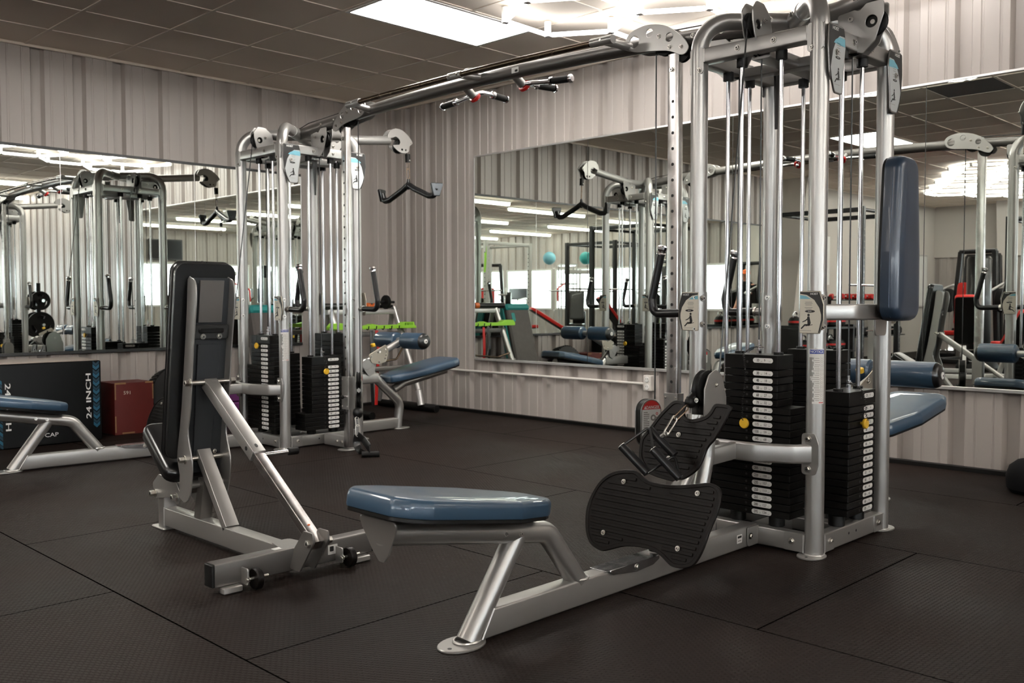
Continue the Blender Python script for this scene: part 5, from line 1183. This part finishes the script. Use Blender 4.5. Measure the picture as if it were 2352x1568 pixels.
# dumbbell rack against the plaster wall, every dumbbell its own object
t = thing('dumbbell_rack', 'long black dumbbell rack standing against the plaster wall', 'dumbbell rack', (-4.3, 7.38, 0))
for x_ in (-1.15, 1.15): MB().use('black_metal').rtube([(x_, -.30, .03), (x_, .28, .03)], .07, .06).rtube([(x_, .20, .03), (x_, .12, 1.12)], .07, .06, up=(0, 1, 0)).obj('end_frame', t)
for z, y_ in ((.42, -.10), (.74, -.02), (1.06, .06)): MB().use('black_metal').box((0, y_, z), (2.4, .26, .02), Matrix()).obj('tray', t)
db0 = None; cs = ['bottom', 'middle', 'top']; names = ['first', 'second', 'third', 'fourth', 'fifth', 'sixth', 'seventh', 'eighth']
for ti, (z, y_, r, m_) in enumerate(((.42, -.10, .075, 'rubber'), (.74, -.02, .062, 'rubber'), (1.06, .06, .050, 'red'))):
    d0 = thing('dumbbell', 'x', 'dumbbell'); 
    MB().use('chrome').cyl((0, -.07, r), (0, .07, r), .015, 14).obj('handle', d0)
    for s in (-1, 1): MB().use(m_).prism(circ(r, 6), .07, axis_frame((0, s * .06 if s > 0 else -.13, r), (0, 1, 0)) @ Matrix.Rotation(R(30), 4, 'Z'), ch=.008).obj('weight_head', d0)
    for i in range(8):
        o = d0 if i == 0 else copy_tree(d0); o.location = (-4.3 - 1.0 + i * .285, 7.38 + y_, z + .0105)
        o['label'] = '%s dumbbell from the whiteboard end in the %s row of the long rack' % (names[i], cs[ti]); o['group'] = 'dumbbells on the long rack'
# curl bars on a small white stand
t = thing('bar_stand', 'white stand holding two wavy curl bars beside the dumbbell rack', 'bar stand', (-3.0, 6.55, 0))
MB().use('leg_white').box((0, .12, .5), (.12, .10, 1.0)).box((0, 0, .02), (.5, .5, .04)).box((0, .04, .84), (.05, .16, .03)).box((0, .04, .54), (.05, .16, .03)).obj('stand_body', t)
for z, lb in ((.865, 'upper'), (.565, 'lower')):
    o = MB().use('chrome').tube([(-.55, 0, 0), (-.30, 0, 0), (-.18, 0, -.045), (-.08, 0, .03), (0, 0, 0), (.08, 0, .03), (.18, 0, -.045), (.30, 0, 0), (.55, 0, 0)], .013, fil=.04, seg=12).obj('curl_bar', None, (-3.0, 6.545, z + .004)); tag(o, lb + ' chrome wavy curl bar resting on the white stand', 'curl bar')
# wall items
mb = MB().use('trim_metal').box((0, 0, 0), (1.9, .02, 1.1), ch=.004); wb = thing('whiteboard', 'large blank whiteboard on the plaster wall', 'whiteboard', (-7.1, YW - .015, 1.45)); mb.obj('frame', wb); MB().use('white').box((0, -.011, 0), (1.82, .004, 1.02)).obj('board', wb)
tag(MB().use('white').box((0, 0, 0), (.55, .004, .85)).obj('paper_notice', None, (-3.4, YW - .004, 1.75)), 'white paper notice on the plaster wall above the dumbbells', 'poster')
tv = thing('television', 'black flat television on the window wall', 'television', (.42, YB + .13, 2.48)); MB().use('black_metal').box((0, 0, 0), (.95, .05, .56), ch=.006).obj('case', tv); MB().use('screen').box((0, .026, 0), (.90, .004, .50)).obj('screen', tv)
MB().use('black_metal').box((0, -.06, 0), (.2, .08, .2)).obj('bracket', tv)
# plate tree by the side wall
t = thing('plate_tree', 'upright rack with round black weight plates against the side wall', 'plate rack', (5.35, -.45, 0))
MB().use('black_metal').rtube([(0, 0, 0), (0, 0, 1.35)], .06, .06, up=(0, 1, 0)).rtube([(-.3, 0, .03), (.3, 0, .03)], .06, .06).rtube([(0, -.3, .03), (0, .3, .03)], .06, .06).obj('post', t)
for z in (.26, .69, 1.07):
    for s in (-1, 1): MB().use('chrome').cyl((0, s * .03, z), (0, s * .24, z), .024, 14).obj('peg', t)
k = 0
for z in (.26, .69, 1.07):
    for s in (-1, 1):
        p = thing('weight_plate', 'black handled weight plate on the %s peg of the plate rack, facing the %s' % ('lowest' if z < .5 else 'middle' if z < 1 else 'highest', 'windows' if s < 0 else 'near machine'), 'weight plate', (5.35, -.45 + s * .10, z), group='plates on the plate rack')
        rr = .205 if z < 1 else .15
        MB().use('rubber').prism(circ(rr, 40), .045, axis_frame((0, -.022, 0), (0, 1, 0)), holes=[circ(.026, 16)] + [[(rr * .62 * math.cos(a + b) * c, rr * .62 * math.sin(a + b) * c) for b, c in ((-.45, .82), (0, .78), (.45, .82), (.45, 1.15), (0, 1.2), (-.45, 1.15))] for a in (R(90), R(210), R(330))], ch=.006).obj('plate_body', p)
def treadmill(x, y, rz, lb):
    t = thing('treadmill', lb, 'treadmill', (x, y, 0), rz)
    MB().use('black_metal').box((0, 0, .11), (.75, 1.7, .16), ch=.03).obj('deck', t)
    for s in (-1, 1): MB().use('silver').tube([(s * .36, .55, .18), (s * .36, .72, 1.15), (s * .36, .30, 1.08)], .028, fil=.08, seg=12).obj('handrail', t)
    MB().use('black_metal').box((0, .72, 1.26), (.74, .10, .34), ch=.02).obj('console', t)
    return t
for i in range(5): treadmill(-6.6 + i * 2.2, -8.2, R(180), names[i] + ' treadmill from the far side wall, in the row under the window wall')
for i in range(2): treadmill(-7.3, -6.2 + i * 2.0, R(90), ('treadmill facing the far side windows, nearer the window wall corner', 'treadmill facing the far side windows, nearer the ball shelf')[i])
def selector_machine(x, y, rz, lb):
    t = thing('weight_machine', lb, 'gym machine', (x, y, 0), rz)
    for s in (-1, 1): MB().use('leg_white').rtube([(s * .3, 0, 0), (s * .3, 0, 1.75)], .08, .06, up=(0, 1, 0)).obj('upright', t)
    MB().use('leg_white').box((0, 0, 1.75), (.72, .12, .10), ch=.02).obj('top_beam', t); MB().use('leg_white').rtube([(0, 0, .05), (0, -1.1, .05)], .08, .08).rtube([(-.35, -1.1, .03), (.35, -1.1, .03)], .06, .06).obj('base', t)
    MB().use('plate_black').box((0, 0, .45), (.30, .12, .7)).obj('weight_stack', t)
    MB().use('leg_white').rtube([(0, -.55, .06), (0, -.55, .45)], .07, .07, up=(0, 1, 0)).obj('seat_post', t)
    MB().pad(rrect(.42, .40, .06), .07, Matrix.Translation((0, -.55, .45)), top='black_vinyl').obj('seat_pad', t)
    MB().pad(rrect(.36, .70, .06), .07, FR((0, -.30, .95), (1, 0, 0), (0, .15, 1)), top='black_vinyl').obj('back_pad', t)
    for s in (-1, 1): MB().use('red').tube([(s * .30, -.05, 1.5), (s * .42, -.55, 1.35), (s * .40, -.62, 1.05)], .02, fil=.1, seg=10).obj('press_arm', t)
    return t
for i, (x, y, rz) in enumerate([(-5.2, .6, R(120)), (-3.2, -4.6, R(200)), (.6, -6.0, R(180)), (-6.6, 2.4, R(90)), (-1.2, -3.2, R(150))]):
    selector_machine(x, y, rz, 'pale weight machine with red arms ' + ('between the ball shelf and the red flat bench', 'behind the black bench in the middle of the room', 'next to the treadmills, below the television', 'by the plaster band beside the far windows', 'in the middle of the floor, off the mirror wall')[i])
def dark_machine(x, y, rz, lb, acc):
    t = thing('weight_machine', lb, 'gym machine', (x, y, 0), rz)
    for s in (-1, 1): MB().use('black_metal').rtube([(s * .35, 0, 0), (s * .35, -.1, 1.1), (s * .30, -.05, 1.9)], .08, .08, up=(0, 1, 0), fil=.2).obj('upright', t)
    MB().use('black_metal').tube([(-.32, -.05, 1.9), (.32, -.05, 1.9)], .04).obj('top_beam', t); MB().use('black_metal').rtube([(0, .1, .05), (0, -1.2, .05)], .10, .08).rtube([(-.45, -1.2, .04), (.45, -1.2, .04)], .08, .07).rtube([(-.45, .1, .04), (.45, .1, .04)], .08, .07).obj('base', t)
    MB().use('silver_dark').rtube([(0, -.6, .08), (0, -.6, .45)], .08, .08, up=(0, 1, 0)).obj('seat_post', t)
    MB().pad(rrect(.42, .40, .06), .08, Matrix.Translation((0, -.6, .45)), top=acc).obj('seat_pad', t)
    MB().pad(rrect(.38, .75, .06), .08, FR((0, -.34, .98), (1, 0, 0), (0, .18, 1)), top=acc).obj('back_pad', t)
    for s in (-1, 1):
        MB().use('silver').tube([(s * .42, .05, 1.35), (s * .48, -.55, 1.20), (s * .30, -.62, 1.20)], .022, fil=.08, seg=10).obj('press_arm', t)
        MB().use('rubber').cyl((s * .44, -.12, 1.05), (s * .56, -.12, 1.05), .21, 32, ch=.01).obj('side_plate', t)
    return t
W8 = ['with red pads by the plaster wall', 'with black pads beside the punching bag', 'with red pads between the white machines', 'with black pads near the ball shelf', 'with red pads in front of the far side windows', 'with black pads in the middle of the floor', 'with red pads near the window wall', 'with black pads at the end of the dumbbell rack']
for i, (x, y, rz) in enumerate([(-5.3, 5.8, 100), (-4.7, 3.5, 60), (-3.4, -.7, 130), (-5.2, -4.6, 160), (-7.0, 4.3, 80), (-1.6, -1.2, 170), (2.2, -4.4, 190), (-7.1, 6.3, 100)]):
    dark_machine(x, y, R(rz), 'black plate machine ' + W8[i], 'red' if i % 2 == 0 else 'black_vinyl')
padded_bench('red bench standing by the second black power rack', -1.6, 4.75, R(-20), 'red', R(50))
t = thing('kettlebell_shelf', 'low black two-board shelf for kettlebells near the plaster wall', 'shelf', (-1.75, 7.0, 0), R(8))
for z in (.25, .62): MB().use('black_metal').box((0, 0, z), (1.5, .38, .03)).obj('shelf_board', t)
for x_ in (-.72, .72): MB().use('black_metal').box((x_, 0, .34), (.05, .36, .66)).obj('side_frame', t)
kb = thing('kettlebell', 'x', 'kettlebell'); MB().use('rubber').lathe([(.06, 0), (.095, .03), (.10, .09), (.075, .15), (.03, .175), (.001, .178)], Matrix(), 22).obj('bell', kb); MB().use('chrome').tube([(-.055, 0, .15), (-.06, 0, .24), (.06, 0, .24), (.055, 0, .15)], .013, fil=.04, seg=10).obj('handle', kb); MB().use('red').lathe([(.1005, .075), (.1015, .09), (.1000, .105)], Matrix(), 22).obj('colour_band', kb)
k = 0; cR, sR = math.cos(R(8)), math.sin(R(8))
for z, rn in ((.266, 'lower'), (.636, 'upper')):
    for i in range(6):
        o = kb if k == 0 else copy_tree(kb); k += 1; lx_ = -.58 + .232 * i; o.location = (-1.75 + lx_ * cR, 7.0 + lx_ * sR, z); o['label'] = '%s kettlebell from the dumbbell rack end, %s board of the low shelf' % (names[i], rn); o['group'] = 'kettlebells on the low shelf'
# a person far back in the room
def person(loc, rz):
    t = thing('person', 'person in a dark shirt and orange cap standing far back among the machines', 'person', loc, rz)
    J = [(0, 0, .95, .135, .10), (0, 0, 1.10, .125, .09), (0, .01, 1.32, .15, .10), (0, .0, 1.42, .07, .06), (0, -.01, 1.47, .052, .052), (0, -.02, 1.56, .075, .085), (0, -.015, 1.64, .070, .080)]
    E = [(0, 1), (1, 2), (2, 3), (3, 4), (4, 5), (5, 6)]
    for s in (-1, 1):
        b = len(J); J += [(s * .10, 0, .88, .085, .085), (s * .11, -.01, .48, .058, .06), (s * .11, .01, .09, .040, .042), (s * .12, -.11, .035, .035, .028)]; E += [(0, b), (b, b + 1), (b + 1, b + 2), (b + 2, b + 3)]
        b = len(J); J += [(s * .19, 0, 1.38, .055, .055), (s * .24, .02, 1.10, .040, .040), (s * .22, -.12, .90, .028, .028), (s * .215, -.17, .86, .034, .018)]; E += [(2, b), (b, b + 1), (b + 1, b + 2), (b + 2, b + 3)]
        h = b + 3
        for k in range(4):
            c = len(J); J += [(s * .215 + (k - 1.5) * .018, -.22, .835 - .004 * abs(k - 1.5), .009, .009), (s * .215 + (k - 1.5) * .018, -.235, .80, .008, .008)]; E += [(h, c), (c, c + 1)]
        c = len(J); J += [(s * .175, -.19, .85, .010, .010), (s * .165, -.215, .835, .009, .009)]; E += [(h, c), (c, c + 1)]
    me = bpy.data.meshes.new('body'); me.from_pydata([j[:3] for j in J], E, []); o = bpy.data.objects.new('body', me); col.objects.link(o); o.parent = t
    sk = o.modifiers.new('skin', 'SKIN'); ss = o.modifiers.new('sub', 'SUBSURF'); ss.levels = 2; ss.render_levels = 2; sk.use_smooth_shade = True
    for i, j in enumerate(J): me.skin_vertices[0].data[i].radius = j[3:5]
    me.skin_vertices[0].data[0].use_root = True; me.materials.append(MATS['skin'])
    def shell(n, prof, m_, c=(0, 0)):
        rings = [[V(c[0] + rx * math.cos(2 * math.pi * k / 20), c[1] + ry * math.sin(2 * math.pi * k / 20), z) for k in range(20)] for rx, ry, z in prof]; MB().use(m_).sweep(rings).obj(n, t)
    shell('shirt', [(.17, .12, .90), (.165, .12, 1.05), (.175, .125, 1.25), (.20, .12, 1.38), (.12, .09, 1.45), (.07, .065, 1.47)], 'cloth_dark')
    shell('cap', [(.084, .094, 1.625), (.086, .096, 1.66), (.075, .085, 1.70), (.04, .045, 1.725), (.002, .002, 1.73)], 'orange', (0, -.015)); MB().use('orange').prism(rrect(.13, .09, .04), .008, Matrix.Translation((0, -.13, 1.625))).obj('cap_peak', t)
    for s in (-1, 1):
        rings = [[V(s * .105 + rx * math.cos(2 * math.pi * k / 16), .0 + rx * 1.02 * math.sin(2 * math.pi * k / 16), z) for k in range(16)] for rx, z in ((.06, .10), (.075, .45), (.10, .86), (.105, .93))]; MB().use('cloth_dark').sweep(rings).obj('trouser_leg', t)
        MB().use('cloth_dark').tube([(s * .185, 0, 1.385), (s * .235, .015, 1.17)], .066, seg=14, r2=.056).obj('sleeve', t)
        MB().use('ink').ball((s * .115, -.05, .045), .05, 14, (1, 2.3, .85)).obj('shoe', t)
        MB().use('ink').ball((s * .028, -.098, 1.585), .009, 8).obj('eye', t)
    MB().use('skin').ball((0, -.108, 1.555), .014, 8, (1, 1, 1.6)).obj('nose', t); MB().use('red').box((0, -.100, 1.515), (.045, .006, .010)).obj('mouth', t)
person((-5.9, 4.75, 0), R(80))
